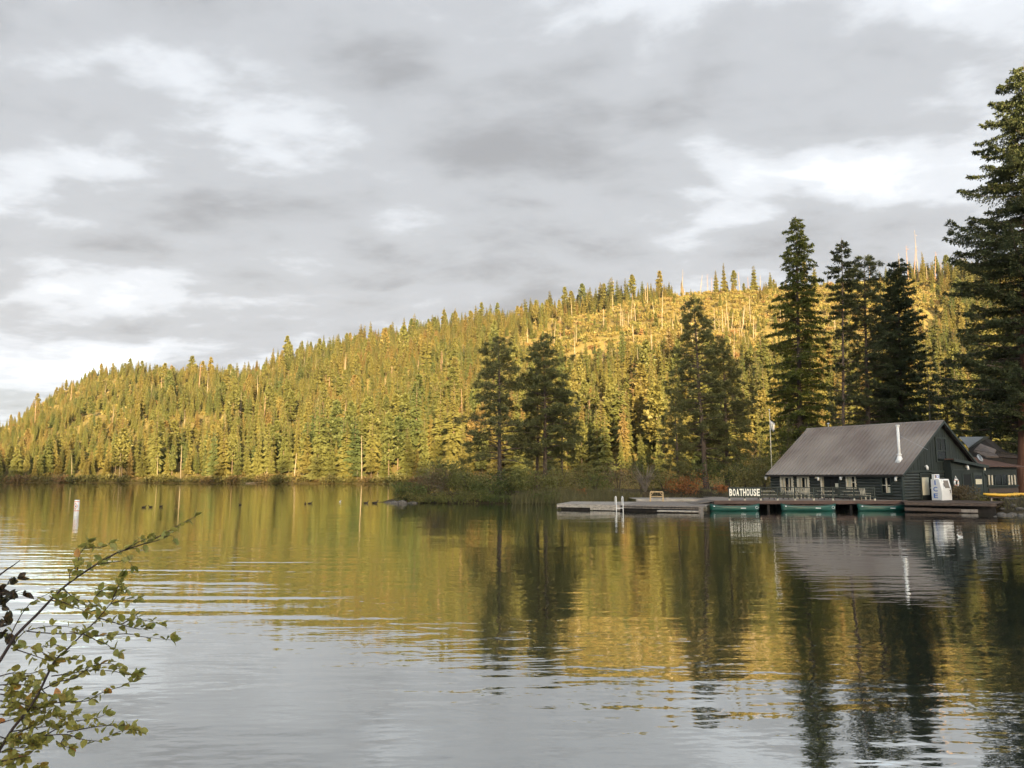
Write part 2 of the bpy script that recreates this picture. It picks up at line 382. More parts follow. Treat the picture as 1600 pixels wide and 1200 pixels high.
def far_fir(name, seed, h, wid, zmin, n=430, power=0.85, ragged=0.35):
    r = np.random.default_rng(seed)
    f = zmin + (1 - zmin) * (1 - np.sqrt(1 - r.random(n) * 0.985))
    gap = 0.78 + 0.22 * np.sin(f * 60 + r.random() * 6)          # whorls
    L = (wid * h * (1 - f) ** power * (1 - ragged * r.random(n)) + 0.25) * gap
    lob = 1 + 0.25 * np.sin(np.arange(n))                       # unequal sides
    az = r.random(n) * 2 * np.pi
    L *= 1 + 0.22 * np.sin(az * 2 + seed) * np.sin(f * 9 + seed)
    rad = np.stack([np.cos(az), np.sin(az), 0 * az], -1)
    side = np.stack([-np.sin(az), np.cos(az), 0 * az], -1)
    z = f * h; s0 = r.random(n) * 0.45
    droop = 0.10 + 0.35 * r.random(n)
    P = lambda s, off=0.0: rad * (L * s)[:, None] + np.array([0, 0, 1.0]) * (z - L * s * droop * s + off)[:, None]
    wv = (0.13 + 0.10 * r.random(n)) * L + 0.10
    root = P(s0); tip = P(np.ones(n)); mc = P(s0 * 0.4 + 0.6, 0.10 * L); ml = P(s0 * 0.5 + 0.5, -0.10 * L) + side * wv[:, None]; mr = P(s0 * 0.5 + 0.5, -0.10 * L) - side * wv[:, None]
    T = np.concatenate([np.stack(q, 1) for q in ((root, ml, mc), (root, mc, mr), (ml, tip, mc), (mc, tip, mr))])
    return poly_mesh(name, T, 3, [M['far_leaf']])
def far_pine(name, seed, h, wid, zmin, n=70):
    r = np.random.default_rng(seed); k = 16
    f = zmin + (1 - zmin) * r.random(n); sh = np.sin(np.pi * np.clip((f - zmin) / (1 - zmin) * 0.80 + 0.22, 0, 1)) ** 0.7
    az = r.random(n) * 6.28; rr = wid * h * sh * np.sqrt(r.random(n))
    c = np.stack([rr * np.cos(az), rr * np.sin(az), f * h], -1)
    c = np.repeat(c, k, 0); d = rdir(n * k, r); d[:, 2] = d[:, 2] * 0.6 + 0.2
    ln = (0.045 + 0.03 * r.random(n * k)) * h
    return poly_mesh(name, leaflets(c, d, rdir(n * k, r), ln, ln * 0.24), 4, [M['far_leaf']])
def trunk_mesh(name, h, r0, top=0.97, m='far_bark'):
    return MB().tube([(0, 0, -1.0), (0, 0, h * 0.5), (0, 0, h * top)], [r0, r0 * 0.6, r0 * 0.08], 5).mesh(name)
def bush_mesh(name, seed, h, wd, n, mt, leaf=0.5, lobes=6):
    r = np.random.default_rng(seed)
    c = np.stack([(r.random(lobes) - .5) * wd * 0.75, (r.random(lobes) - .5) * wd * 0.75, h * (0.25 + 0.4 * r.random(lobes))], -1)
    k = r.integers(0, lobes, n); R_ = np.stack([np.full(lobes, wd * 0.32), np.full(lobes, wd * 0.32), np.full(lobes, h * 0.36)], -1) * (0.6 + 0.6 * r.random((lobes, 1)))
    d0 = rdir(n, r); p = c[k] + d0 * R_[k] * (0.55 + 0.5 * r.random((n, 1)))
    p[:, 2] = np.abs(p[:, 2])
    d = unit(d0 * 0.7 + rdir(n, r) + np.array([0, 0, 0.3])); ln = leaf * (0.6 + 0.8 * r.random(n))
    return poly_mesh(name, leaflets(p, d, rdir(n, r), ln, ln * 0.30), 4, [mt])

FAR = []      # (crown mesh, trunk mesh, height)
for i, (h, wd, zm, n, pw, rg) in enumerate([(22, .175, .04, 900, .80, .40), (24, .150, .05, 900, .85, .45), (20, .200, .03, 860, .95, .40), (25, .120, .10, 760, .70, .5), (21, .17, .12, 760, .60, .6)]):
    FAR.append((far_fir('crown', 40 + i, h, wd, zm, n, pw, rg), trunk_mesh('trunk', h, 0.24, 0.90), h))
for i, (h, wd, zm) in enumerate([(24, .115, .26), (23, .13, .34)]):
    FAR.append((far_pine('crown', 60 + i, h, wd, zm, 105), trunk_mesh('trunk', h, 0.28, 0.93), h))
for c, t_, h in FAR: t_.materials.append(M['far_bark'])

# prototypes for the mass of the forest: crown and trunk in one object each, in a collection of their own
PROTO = bpy.data.collections.new('forest_sources')
for i, (c, t_, h) in enumerate(FAR):
    me = bpy.data.meshes.new('conifer_source')
    import bmesh
    bm = bmesh.new(); bm.from_mesh(c); nf = len(bm.faces); bm.from_mesh(t_); bm.faces.ensure_lookup_table()
    for q in bm.faces[nf:]: q.material_index = 1
    bm.to_mesh(me); bm.free(); me.materials.append(M['far_leaf']); me.materials.append(M['far_bark'])
    PROTO.objects.link(bpy.data.objects.new('conifer_source%02d' % i, me))
BPROTO = bpy.data.collections.new('brush_sources')
for i in range(3):
    BPROTO.objects.link(bpy.data.objects.new('brush_source%02d' % i, bush_mesh('brush', 80 + i, 2.6, 4.5, 170, M['brush'], 0.85)))

def scatter(name, pts, idx, rot, scl, coll, mt):
    me = bpy.data.meshes.new(name); me.vertices.add(len(pts)); me.vertices.foreach_set('co', np.asarray(pts, np.float32).ravel())
    a = me.attributes.new('pick', 'INT', 'POINT'); a.data.foreach_set('value', np.asarray(idx, np.int32))
    a = me.attributes.new('turn', 'FLOAT_VECTOR', 'POINT'); a.data.foreach_set('vector', np.asarray(rot, np.float32).ravel())
    a = me.attributes.new('size', 'FLOAT_VECTOR', 'POINT'); a.data.foreach_set('vector', np.asarray(scl, np.float32).ravel())
    me.materials.append(mt)
    o = put(bpy.data.objects.new(name, me))
    g = bpy.data.node_groups.new(name, 'GeometryNodeTree')
    g.interface.new_socket('Geometry', in_out='INPUT', socket_type='NodeSocketGeometry')
    g.interface.new_socket('Geometry', in_out='OUTPUT', socket_type='NodeSocketGeometry')
    t = NT(g); gi = t.n('NodeGroupInput'); go = t.n('NodeGroupOutput')
    ci = t.n('GeometryNodeCollectionInfo', {'Collection': coll, 'Separate Children': True, 'Reset Children': True})
    at_ = lambda nm, ty: t.n('GeometryNodeInputNamedAttribute', {'Name': nm}, data_type=ty).outputs[0]
    ip = t.n('GeometryNodeInstanceOnPoints', {'Points': gi.outputs[0], 'Instance': ci.outputs[0], 'Pick Instance': True,
             'Instance Index': at_('pick', 'INT'), 'Rotation': at_('turn', 'FLOAT_VECTOR'), 'Scale': at_('size', 'FLOAT_VECTOR')})
    g.links.new(ip.outputs[0], go.inputs[0])
    md = o.modifiers.new('scatter', 'NODES'); md.node_group = g
    return stuff(o)

# ------------------------------------------------------------------ the forest on the far hillside
st = 4.9
gx_, gy_ = np.meshgrid(np.arange(-560, 620, st), np.arange(205, 720, st), indexing='ij')
FX = gx_.ravel() + (rng.random(gx_.size) - .5) * st * 0.95; FY = gy_.ravel() + (rng.random(gx_.size) - .5) * st * 0.95
FPXL = 800 + FPX * FX / FY
FT = (FY - itp(FPXL, T_SHORE)) / (itp(FPXL, T_RIDGE) - itp(FPXL, T_SHORE))
ok = (FT > 0.012) & (FT < 1.05) & (FPXL > -170) & (FPXL < 1800)
FX, FY, FPXL, FT = FX[ok], FY[ok], FPXL[ok], FT[ok]
FZ = hill_z(FX, FY)
def proj_y(X, Y, Z):
    f = Y * CP + (Z - EYE) * SP; return 600 - FPX * (-Y * SP + (Z - EYE) * CP) / f
FPY = proj_y(FX, FY, FZ)
n = len(FX)
# clearings of golden brush with snags, high on the right
burn = np.exp(-(((FPXL - 1085) / 150) ** 2 + ((FPY - 515) / 62) ** 2) * 0.9) + np.exp(-(((FPXL - 1180) / 330) ** 2 + ((FPY - 468) / 34) ** 2)) + np.exp(-(((FPXL - 1330) / 150) ** 2 + ((FPY - 510) / 60) ** 2)) * 0.8
burn += 0.55 * np.exp(-(((FPXL - 850) / 110) ** 2 + ((FPY - 560) / 55) ** 2))
burn += 0.5 * np.exp(-(((FPXL - 360) / 60) ** 2 + ((FPY - 585) / 22) ** 2)) + 0.8 * np.exp(-(((FPXL - 165) / 45) ** 2 + ((FPY - 600) / 14) ** 2))
burn *= np.where((FT > 0.90) & (FPXL < 1075), 0.35, 1.0)
keep = rng.random(n) > np.clip(burn * 0.95, 0.10, 0.74)
clump = vnoise(FX, FY, 26, 21)
keep &= ~((clump < 0.22) & (rng.random(n) < 0.55) & (FT > 0.1))
TI = np.where(keep)[0]
hgt = (10.5 + 10.5 * rng.random(len(TI)) ** 1.3) * np.interp(FPXL[TI], [0, 120, 330, 700, 1200], [0.62, 0.68, 0.88, 1.05, 1.0]) * np.interp(FT[TI], [0, 0.06, 0.14, 0.5, 1.0], [1.45, 1.25, 1.0, 0.92, 0.85])
hgt *= np.where(burn[TI] > 0.5, 0.50, 1.0) * np.where(rng.random(len(TI)) < 0.12, 1.38, 1.0) * np.where(rng.random(len(TI)) < 0.15, 0.62, 1.0)
pick = rng.choice(len(FAR), len(TI), p=[.22, .22, .18, .12, .14, .07, .05])
rotz = rng.random(len(TI)) * 6.28; scl = hgt / np.array([FAR[k][2] for k in pick])
wsc = scl * (0.82 + 0.50 * rng.random(len(TI)))
size_px = hgt / FY[TI] * np.where((FPXL[TI] > -20) & (FPXL[TI] < 1520), 1, 0.2)
vis = np.where(FT[TI] < 0.07, 1.6, np.where(FT[TI] > 0.95, 1.25, 1.0))      # the front row and the skyline show whole
hid = (FPXL[TI] > 1030) & (FT[TI] < 0.4)
order = np.argsort(-(size_px * vis * np.where(hid, 0.3, 1)))
solo = order[:266]; mass = order[266:]
def place_of(px):
    for lim, txt in ((60, 'at the left edge'), (119, 'just left of the buoy'), (200, 'just right of the buoy'), (330, 'behind the ducks'), (450, 'above the driftwood log'), (620, 'left of the wooded point'), (745, 'behind the tip of the point'), (900, 'behind the point pines'), (1010, 'behind the swim dock'), (1200, 'behind the orange bush')):
        if px < lim: return txt
    return 'behind the boathouse'
def zone_label(px, t, k, h):
    look = 'bare-stemmed pine' if k >= 5 else ('slim pointed conifer' if k == 3 else 'ragged conifer' if k == 4 else 'broad full conifer' if k == 2 else 'pointed conifer')
    look = ('tall ' if h > 19 else 'short ' if h < 15.5 else 'medium ') + look
    if t > 0.5: return look + ' on the far skyline ' + place_of(px), 'conifers on the skyline'
    return look + (' at the far waterline ' if t < 0.045 else ' behind the far waterline row ') + place_of(px), 'conifers along the far shore'
for j in solo:
    k = pick[j]; i = TI[j]
    e = empty('conifer', (FX[i], FY[i], FZ[i] - 0.2), rotz[j]); e.scale = (wsc[j], wsc[j], scl[j])
    e.rotation_euler[0] = rng.normal() * 0.02
    lb, gp = zone_label(FPXL[i], FT[i], k, hgt[j]); tag(e, lb, 'conifer', gp)
    put(bpy.data.objects.new('trunk', FAR[k][1]), e); put(bpy.data.objects.new('crown', FAR[k][0]), e)
pm = TI[mass]
pts = np.stack([FX[pm], FY[pm], FZ[pm] - 0.2], -1)
rot = np.stack([rng.normal(size=len(pm)) * 0.025, rng.normal(size=len(pm)) * 0.025, rotz[mass]], -1)
sc3 = np.stack([wsc[mass], wsc[mass], scl[mass]], -1)
fo = scatter('forest', pts, pick[mass], rot, sc3, PROTO, M['far_leaf'])
tag(fo, 'sunlit conifer forest covering the far hillside', 'forest')
# trees added on the unseen ridge crest to break up its shadow edge
nbk = 520
hx = rng.uniform(-700, 1000, nbk); hy = rng.uniform(-372, -322, nbk); hz = shade_ridge_h(hx) * np.interp(hy, [-900, -350, -330, -120], [0.55, 1, 1, -0.02])
hs = rng.uniform(0.45, 0.75, nbk)
fb = scatter('forest', np.stack([hx, hy, hz - 0.5], -1), rng.integers(0, 7, nbk), np.stack([hx * 0, hx * 0, rng.random(nbk) * 6], -1), np.stack([hs, hs, hs], -1), PROTO, M['far_leaf'])
tag(fb, 'added trees on the unseen shading ridge behind the viewer', 'forest')

# brush between the trees
bs = 5.0
gx_, gy_ = np.meshgrid(np.arange(-420, 480, bs), np.arange(235, 690, bs), indexing='ij')
BX_ = gx_.ravel() + (rng.random(gx_.size) - .5) * bs; BY_ = gy_.ravel() + (rng.random(gx_.size) - .5) * bs
bpx = 800 + FPX * BX_ / BY_; bt = (BY_ - itp(bpx, T_SHORE)) / (itp(bpx, T_RIDGE) - itp(bpx, T_SHORE))
BZ_ = hill_z(BX_, BY_); bpy_ = proj_y(BX_, BY_, BZ_)
bb = np.exp(-(((bpx - 1085) / 170) ** 2 + ((bpy_ - 515) / 70) ** 2)) + np.exp(-(((bpx - 1180) / 360) ** 2 + ((bpy_ - 468) / 40) ** 2)) + np.exp(-(((bpx - 1330) / 170) ** 2 + ((bpy_ - 515) / 70) ** 2)) + 0.8 * np.exp(-(((bpx - 880) / 110) ** 2 + ((bpy_ - 550) / 50) ** 2)) + 0.42
okb = (bt > 0.006) & (bt < 1.02) & (bpx > -50) & (bpx < 1650) & (rng.random(len(bt)) < bb * 0.95)
q = np.where(okb)[0]; ss = rng.uniform(0.45, 1.25, len(q))
br = scatter('brush', np.stack([BX_[q], BY_[q], BZ_[q] - 0.2], -1), rng.integers(0, 3, len(q)), np.stack([ss * 0, ss * 0, rng.random(len(q)) * 6], -1), np.stack([ss, ss, ss * rng.uniform(.7, 1.1, len(q))], -1), BPROTO, M['brush'])
tag(br, 'golden brush between the trees on the far hillside', 'brush')

# dead trunks
def snag_mesh(name, seed, h, r0, stubs, m):
    r = random.Random(seed); b = MB()
    bend = r.uniform(-.3, .3)
    b.tube([(0, 0, -0.5), (bend * .3, 0, h * .35), (bend, 0, h * .75), (bend * 1.3, 0, h)], [r0, r0 * .8, r0 * .55, r0 * .22], 6)
    for _ in range(stubs):
        z = h * r.uniform(.35, .97); a = r.random() * 6.28; l = r.uniform(.5, 1.8)
        b.tube([(bend, 0, z), (bend + math.cos(a) * l, math.sin(a) * l, z + r.uniform(-.3, .4))], [r0 * .22, r0 * .06], 4)
    me = b.mesh(name); me.materials.append(m); return me
SN = [snag_mesh('snag', 1, 10, .20, 5, M['snag']), snag_mesh('snag', 2, 14, .20, 10, M['snag']), snag_mesh('snag', 3, 18, .24, 22, M['snag_red']), snag_mesh('snag', 4, 7, .20, 3, M['snag'])]
def snag(px, py, t, k, hpx, label, group, lean=0.0):
    ysh, yrd = itp(px, T_SHORE), itp(px, T_RIDGE)
    # walk outwards to the ground point that is seen at this height in the picture
    Y = ysh + t * (yrd - ysh); X = (px - 800) / FPX * Y
    if py is not None:
        yy = np.linspace(ysh + 1, yrd, 300); xx = (px - 800) / FPX * yy
        pp = proj_y(xx, yy, hill_z(xx, yy)); i = int(np.argmin(np.abs(pp - py))); Y, X = yy[i], xx[i]
    Z = float(hill_z(X, Y)); h0 = [10, 14, 18, 7][k]; s = hpx / FPX * Y / h0
    o = put(bpy.data.objects.new('dead_tree', SN[k])); o.location = (X, Y, Z); o.scale = (min(1.3, max(.6, s)), min(1.3, max(.6, s)), s)
    o.rotation_euler = (rng.normal() * .03, lean + rng.normal() * .03, rng.random() * 6)
    tag(o, label + ' ' + place_of(px), 'dead tree', group)
# conifers that stand out on the skyline
for k_, (px, hp_) in enumerate([(868, 30), (888, 32), (897, 26), (912, 44), (921, 34), (934, 30), (947, 36), (959, 44), (968, 34), (981, 42), (992, 34), (1008, 36), (1017, 28), (1036, 34), (1055, 24), (1126, 38), (1139, 42), (1155, 34), (1187, 40), (1213, 26), (1268, 40), (1284, 34), (1420, 44), (692, 40), (640, 24), (604, 30), (517, 26), (444, 34), (160, 22), (186, 20), (210, 22), (240, 20), (262, 22), (1500, 30)]):
    Y = itp(px, T_RIDGE) * 0.985; X = (px - 800) / FPX * Y; v_ = (4, 1, 3, 6, 4, 0, 5)[k_ % 7]; s_ = hp_ * (1.0 + .45 * ((k_ * 37) % 11) / 11) / FPX * Y / FAR[v_][2]
    e = empty('conifer', (X, Y, float(hill_z(X, Y)) - .3), k_ * 1.7); e.scale = (s_ * 1.05, s_ * 1.05, s_)
    tag(e, 'conifer standing out against the sky on the ridge ' + ('left of the pines on the point' if px < 740 else 'between the point and the tall larch' if px < 1240 else 'behind the boathouse trees'), 'conifer', 'conifers on the ridge line')
    put(bpy.data.objects.new('trunk', FAR[v_][1]), e); put(bpy.data.objects.new('crown', FAR[v_][0]), e)
# named skyline snags
for px, hpx, k in [(1372, 44, 1), (1422, 48, 0), (1434, 60, 2), (1443, 56, 2), (1450, 84, 1), (1464, 24, 3), (1477, 48, 2), (1486, 34, 1), (1112, 34, 2), (1119, 28, 2), (1071, 46, 1), (1164, 34, 0), (1178, 26, 2), (1197, 28, 3)]:
    snag(px, None, 0.97, k, hpx, ('branchy reddish' if k == 2 else 'thin pale') + (' tall' if hpx > 40 else ' short') + ' dead trunk on the skyline', 'dead trunks on the skyline')
for _ in range(95):
    px = rng.normal(1075, 105); py = rng.normal(520, 32)
    if py < 464 or py > 600: continue
    snag(px, py, 0, int(rng.choice([0, 1, 3, 3, 0])), rng.uniform(16, 40), 'pale dead trunk in the golden brush clearing', 'dead trunks in the hillside clearing', rng.normal() * .06)
for _ in range(26):
    t0 = rng.random(); px = 320 + 190 * t0 + rng.normal() * 6; py = 612 - 52 * t0 + rng.normal() * 7
    snag(px, py, 0, int(rng.choice([0, 3, 1])), rng.uniform(12, 22), 'short pale dead trunk high on the far slope', 'dead trunks along the notch')
for _ in range(60):
    px = rng.uniform(30, 1000); py = rng.uniform(560, 700)
    if py < itp(px, T_SKYL) + 25: continue
    snag(px, py, 0, int(rng.choice([1, 2, 1])), rng.uniform(30, 55), 'dead trunk among the hillside conifers', 'dead trunks among the conifers', rng.normal() * .05)
for px, hpx, k, ln in [(286, 56, 1, -.07), (418, 22, 0, -.08), (462, 44, 0, 0), (560, 16, 3, 0), (591, 15, 3, 0), (118, 40, 1, -.1), (191, 44, 1, 0), (250, 40, 1, .05), (567, 70, 1, 0)]:
    snag(px, None, 0.008, k, hpx, 'pale dead trunk at the far waterline', 'dead trunks at the far waterline', ln)

# willows along the far waterline
SHB = [bush_mesh('foliage', 90 + i, 3.4, 6.0, 420, M['shore_leaf'], 0.75) for i in range(3)]
stemsh = MB()
for a in range(6): stemsh.tube([(0, 0, -.3), (math.cos(a) * .9, math.sin(a) * .9, 1.9)], [.06, .02], 4)
stemsh = stemsh.mesh('stem'); stemsh.materials.append(M['bark'])
for k in range(84):
    px = -20 + k * 8.6 + rng.normal() * 3; Y = itp(px, T_SHORE) + rng.uniform(0.6, 3.0); s = rng.uniform(.5, 1.25)
    e = empty('willow_shrub', ((px - 800) / FPX * Y, Y, 0.15), rng.random() * 6); e.scale = (s, s, s * rng.uniform(.6, 1.1))
    put(bpy.data.objects.new('foliage', SHB[k % 3]), e); put(bpy.data.objects.new('stem', stemsh), e)
    tag(e, ('low' if s < .85 else 'larger') + ' yellowish shrub at the far waterline ' + place_of(px), 'shrub', 'shrubs along the far shore')
dl = MB().tube([(-3.6, 0, .12), (0, .2, .25), (3.6, -.1, .45)], [.2, .18, .1], 7)
o = dl.build('driftwood_log', M['snag']); o.location = ((402 - 800) / FPX * 308, 307.5, 0.05); tag(o, 'long pale driftwood log lying at the waterline of the far shore', 'log')

# ------------------------------------------------------------------ near trees
def needle_tufts(c, r, k, ln, wd, flat=0.7):
    n = len(c); c = np.repeat(c, k, 0); d = rdir(n * k, r); d[:, 2] = d[:, 2] * flat + 0.22
    l = ln * (0.6 + 0.6 * r.random(n * k))
    return leaflets(c, d, rdir(n * k, r), l, l * 0 + wd)

def near_tree(name, label, X, Y, top, kind, prof, fmin, nbr, lean=(0, 0), trunk_r=0.28, leafm='pine', barkm='bark', seed=1, cat='pine tree', group=None, dead=0, dens=1.0, up=0.25, droop=0.35, bare=None, bend=0.3):
    """X,Y base; top = (x,y,z) of the tip; prof(f) = crown radius at height fraction f"""
    r = np.random.default_rng(seed); z0 = float(land_z(X, Y)) - 0.1
    base = np.array([X, Y, z0]); tip = np.array(top); H = tip[2] - z0
    e = empty(name, (X, Y, z0)); tag(e, label, cat, group)
    bw = np.cumsum(r.normal(size=(9, 2)) * 0.12 * bend, 0)
    def axis(f):
        f = np.asarray(f, float); k = np.clip(f, 0, 1) * 8
        wob = np.stack([np.interp(k, range(9), bw[:, 0]), np.interp(k, range(9), bw[:, 1])], -1) * np.sin(np.pi * np.clip(f, 0, 1))[..., None]
        p = (tip - base)[None] * f[..., None]; p[..., :2] += wob; return p
    tr = lambda f: trunk_r * (1 - f) ** 0.8 + 0.015
    fs = np.linspace(0, 1, 12); ax = axis(fs)
    tb = MB(); pa = [ax[0] + np.array([0, 0, -0.4])] + list(ax[0:]); ra = [trunk_r * 1.35] + [tr(f) * (1.2 if f == 0 else 1) for f in fs]
    tb.tube(pa, ra, 8); tb.build('trunk', M[barkm], e, True)
    lb = MB(); Q = []
    for i in range(nbr):
        f = fmin + (1 - fmin) * ((i + r.random()) / nbr) ** 0.92 * 0.985
        L = float(prof(f)) * r.uniform(0.66, 1.22)
        if L < 0.15: continue
        az = i * 2.39996 + r.normal() * 0.5
        o = axis(np.array([f]))[0]; rad = np.array([math.cos(az), math.sin(az), 0.0]); sd_ = np.array([-rad[1], rad[0], 0.0])
        u_, dr = up + r.normal() * 0.10 + 0.5 * max(0, f - 0.75), droop + r.normal() * 0.08
        curve = r.normal() * 0.12
        P = lambda s: o + rad * (L * s)[..., None] + sd_ * (L * curve * s * s)[..., None] + np.array([0, 0, 1.0]) * (L * (u_ * s - dr * s * s + (0.22 * s ** 4 if kind == 'fir' else 0.10 * s ** 3)))[..., None]
        ss = np.linspace(0, 1, 5); lb.tube(P(ss), [max(0.012, tr(f) * 0.34) * (1 - 0.85 * s) + 0.008 for s in ss], 4, False)
        if bare is not None and f < bare and r.random() < 0.75: continue
        if kind == 'pine':
            m = max(4, int(L * 4.8 * dens)); s = 1 - 0.74 * r.random(m) ** 1.4
            c = P(s); off = sd_[None] * (r.normal(size=(m, 1)) * 0.20 * L * (1.15 - s[:, None])) + np.array([0, 0, 1.0]) * (np.abs(r.normal(size=(m, 1))) * 0.10 * L ** 0.5)
            c = c + off + r.normal(size=(m, 3)) * 0.12
            Q.append(needle_tufts(c, r, 22, 0.46, 0.036))
        else:
            m = max(6, int(L * 13.0 * dens)); s = 0.12 + 0.90 * r.random(m); s = np.clip(s, 0, 1)
            c = P(s); sg = np.where(r.random(m) < .5, 1, -1)[:, None]
            tl = (0.30 * L * (1.08 - s) + 0.22) * r.uniform(.6, 1.1, m)
            td = unit(sd_[None] * sg * 1.0 + rad[None] * 0.75 + np.array([0, 0, -0.16]) + r.normal(size=(m, 3)) * 0.12)
            k = 11; t = np.tile(np.linspace(0.05, 1, k), m)
            cb = np.repeat(c, k, 0) + np.repeat(td * tl[:, None], k, 0) * t[:, None]
            cb[:, 2] -= np.repeat(tl, k) * t * t * (0.22 if kind == 'fir' else 0.42)
            d = np.repeat(td, k, 0) * 0.55 + r.normal(size=(m * k, 3)) * 0.55 + np.array([0, 0, -0.15 if kind == 'fir' else -0.35])
            ln = 0.17 + 0.20 * r.random(m * k)
            upv = np.array([0, 0, 1.0]) + r.normal(size=(m * k, 3)) * 0.45
            Q.append(leaflets(cb, d, upv, ln, ln * (0.23 if kind == 'fir' else 0.19)))
    for _ in range(dead):
        f = r.uniform(0.10, fmin + 0.12); az = r.random() * 6.28; L = r.uniform(.7, 2.0); o = axis(np.array([f]))[0]
        d = np.array([math.cos(az), math.sin(az), r.uniform(-.5, .15)])
        lb.tube([o, o + d * L * .5, o + d * L + np.array([0, 0, -.25 * L])], [.035, .022, .008], 4, False)
    lb.build('limbs', M['bark' if barkm == 'bark_red' else barkm], e)
    if Q: put(bpy.data.objects.new('crown', poly_mesh('crown', np.concatenate(Q), 4, [M[leafm]])), e)
    return e

def tp(px, py, Y): return tuple(at(px, py, Y))
def bx0(px, Y): return (px - 800) / FPX * Y
def prof_tab(tab, k):                     # half-widths of the crown in pixels by height fraction -> metres
    xs, ys = zip(*tab); return lambda f: np.interp(f, xs, ys) * k
PK = 92 / FPX
near_tree('pine_tree', 'dark pine with one bare trunk on the point, leftmost of the near trees', bx0(781, 91), 91, tp(778, 527, 91), 'pine',
          prof_tab([(0.1, 20), (0.22, 60), (0.35, 50), (0.48, 62), (0.52, 30), (0.6, 40), (0.75, 38), (0.9, 26), (1, 8)], PK), 0.20, 78, trunk_r=.27, seed=11, dead=14, cat='pine tree')
near_tree('pine_tree', 'tall full pine just right of the leftmost pine on the point', bx0(851, 94), 94, tp(850, 528, 94), 'pine',
          prof_tab([(0.1, 16), (0.25, 44), (0.4, 50), (0.6, 46), (0.8, 40), (0.92, 28), (1, 10)], PK), 0.22, 86, trunk_r=.27, seed=12, dead=8, cat='pine tree')
near_tree('pine_tree', 'slimmer pine standing close left of the full pine on the point', bx0(838, 96), 96, tp(838, 572, 96), 'pine',
          prof_tab([(0.1, 12), (0.3, 30), (0.6, 30), (0.85, 24), (1, 8)], PK), 0.28, 48, trunk_r=.20, seed=13, dead=8, cat='pine tree')
near_tree('pine_tree', 'small drooping pine on the right edge of the pine group on the point', bx0(877, 97), 97, tp(879, 598, 97), 'pine',
          prof_tab([(0.1, 16), (0.35, 34), (0.7, 26), (1, 8)], PK), 0.25, 44, trunk_r=.16, seed=14, dead=4, cat='pine tree')
near_tree('pine_tree', 'tall dark pine leaning left above the orange bush', bx0(1101, 101), 101, tp(1084, 466, 101), 'pine',
          prof_tab([(0.08, 20), (0.2, 42), (0.4, 42), (0.55, 44), (0.7, 36), (0.85, 30), (1, 6)], 101 / FPX), 0.16, 112, trunk_r=.36, seed=15, dead=10, cat='pine tree')
near_tree('fir_tree', 'broad olive fir right of the leaning pine, left of the flagpole', bx0(1134, 104), 104, tp(1129, 527, 104), 'pine',
          prof_tab([(0.05, 40), (0.2, 58), (0.4, 50), (0.6, 36), (0.8, 24), (1, 5)], 104 / FPX), 0.08, 104, trunk_r=.28, seed=16, cat='fir tree')
near_tree('pine_tree', 'small bushy olive tree at the left foot of the leaning pine', bx0(1058, 99), 99, tp(1056, 610, 99), 'pine',
          prof_tab([(0.03, 20), (0.3, 28), (0.7, 20), (1, 4)], 99 / FPX), 0.04, 52, trunk_r=.14, seed=17, cat='pine tree')
near_tree('larch_tree', 'tall yellow-green drooping larch behind the left end of the boathouse', bx0(1247, 101), 101, tp(1243, 336, 101), 'larch',
          prof_tab([(0.06, 44), (0.14, 56), (0.3, 50), (0.45, 46), (0.6, 42), (0.7, 36), (0.8, 26), (0.9, 24), (0.96, 14), (1, 4)], 101 / FPX), 0.06, 225, trunk_r=.40, leafm='larch', seed=18, cat='larch tree', up=0.10, droop=0.30)
near_tree('fir_tree', 'slender half-bare fir with foliage only at its top, behind the boathouse', bx0(1313, 97), 97, tp(1315, 371, 97), 'fir',
          prof_tab([(0.2, 24), (0.45, 20), (0.66, 14), (0.74, 28), (0.84, 24), (0.93, 15), (1, 3)], 97 / FPX), 0.16, 130, trunk_r=.24, leafm='fir', seed=19, bare=0.70, dead=34, cat='fir tree')
near_tree('pine_tree', 'dark dense pine right beside the slender half-bare fir', bx0(1354, 102), 102, tp(1350, 400, 102), 'pine',
          prof_tab([(0.1, 44), (0.3, 48), (0.5, 42), (0.7, 38), (0.82, 30), (0.93, 24), (1, 10)], 102 / FPX), 0.10, 150, trunk_r=.36, leafm='fir', seed=20, cat='pine tree', dens=1.2)
near_tree('fir_tree', 'dark dense fir behind the ridge of the boathouse, right of the dark pine', bx0(1406, 103), 103, tp(1404, 404, 103), 'fir',
          prof_tab([(0.1, 46), (0.3, 46), (0.5, 42), (0.7, 34), (0.85, 24), (0.95, 14), (1, 4)], 103 / FPX), 0.10, 210, trunk_r=.34, leafm='fir', seed=21, cat='fir tree', dens=1.0)
near_tree('fir_tree', 'dark fir with a narrow tip tucked between two dark near trees', bx0(1386, 108), 108, tp(1391, 420, 108), 'fir',
          prof_tab([(0.1, 34), (0.5, 30), (0.8, 18), (1, 3)], 108 / FPX), 0.12, 130, trunk_r=.26, leafm='fir', seed=22, cat='fir tree', dens=1.1)
near_tree('birch_tree', 'thin pale green young tree right of the dark firs', bx0(1449, 100), 100, tp(1447, 536, 100), 'larch',
          prof_tab([(0.1, 16), (0.4, 22), (0.8, 14), (1, 3)], 100 / FPX), 0.08, 60, trunk_r=.10, leafm='birch', barkm='twig_grey', seed=23, cat='young tree')
near_tree('fir_tree', 'pale green young conifer behind the gable peak of the boathouse', bx0(1478, 108), 108, tp(1476, 560, 108), 'larch',
          prof_tab([(0.1, 26), (0.4, 24), (0.8, 12), (1, 3)], 108 / FPX), 0.06, 70, trunk_r=.14, leafm='birch', seed=24, cat='young tree')
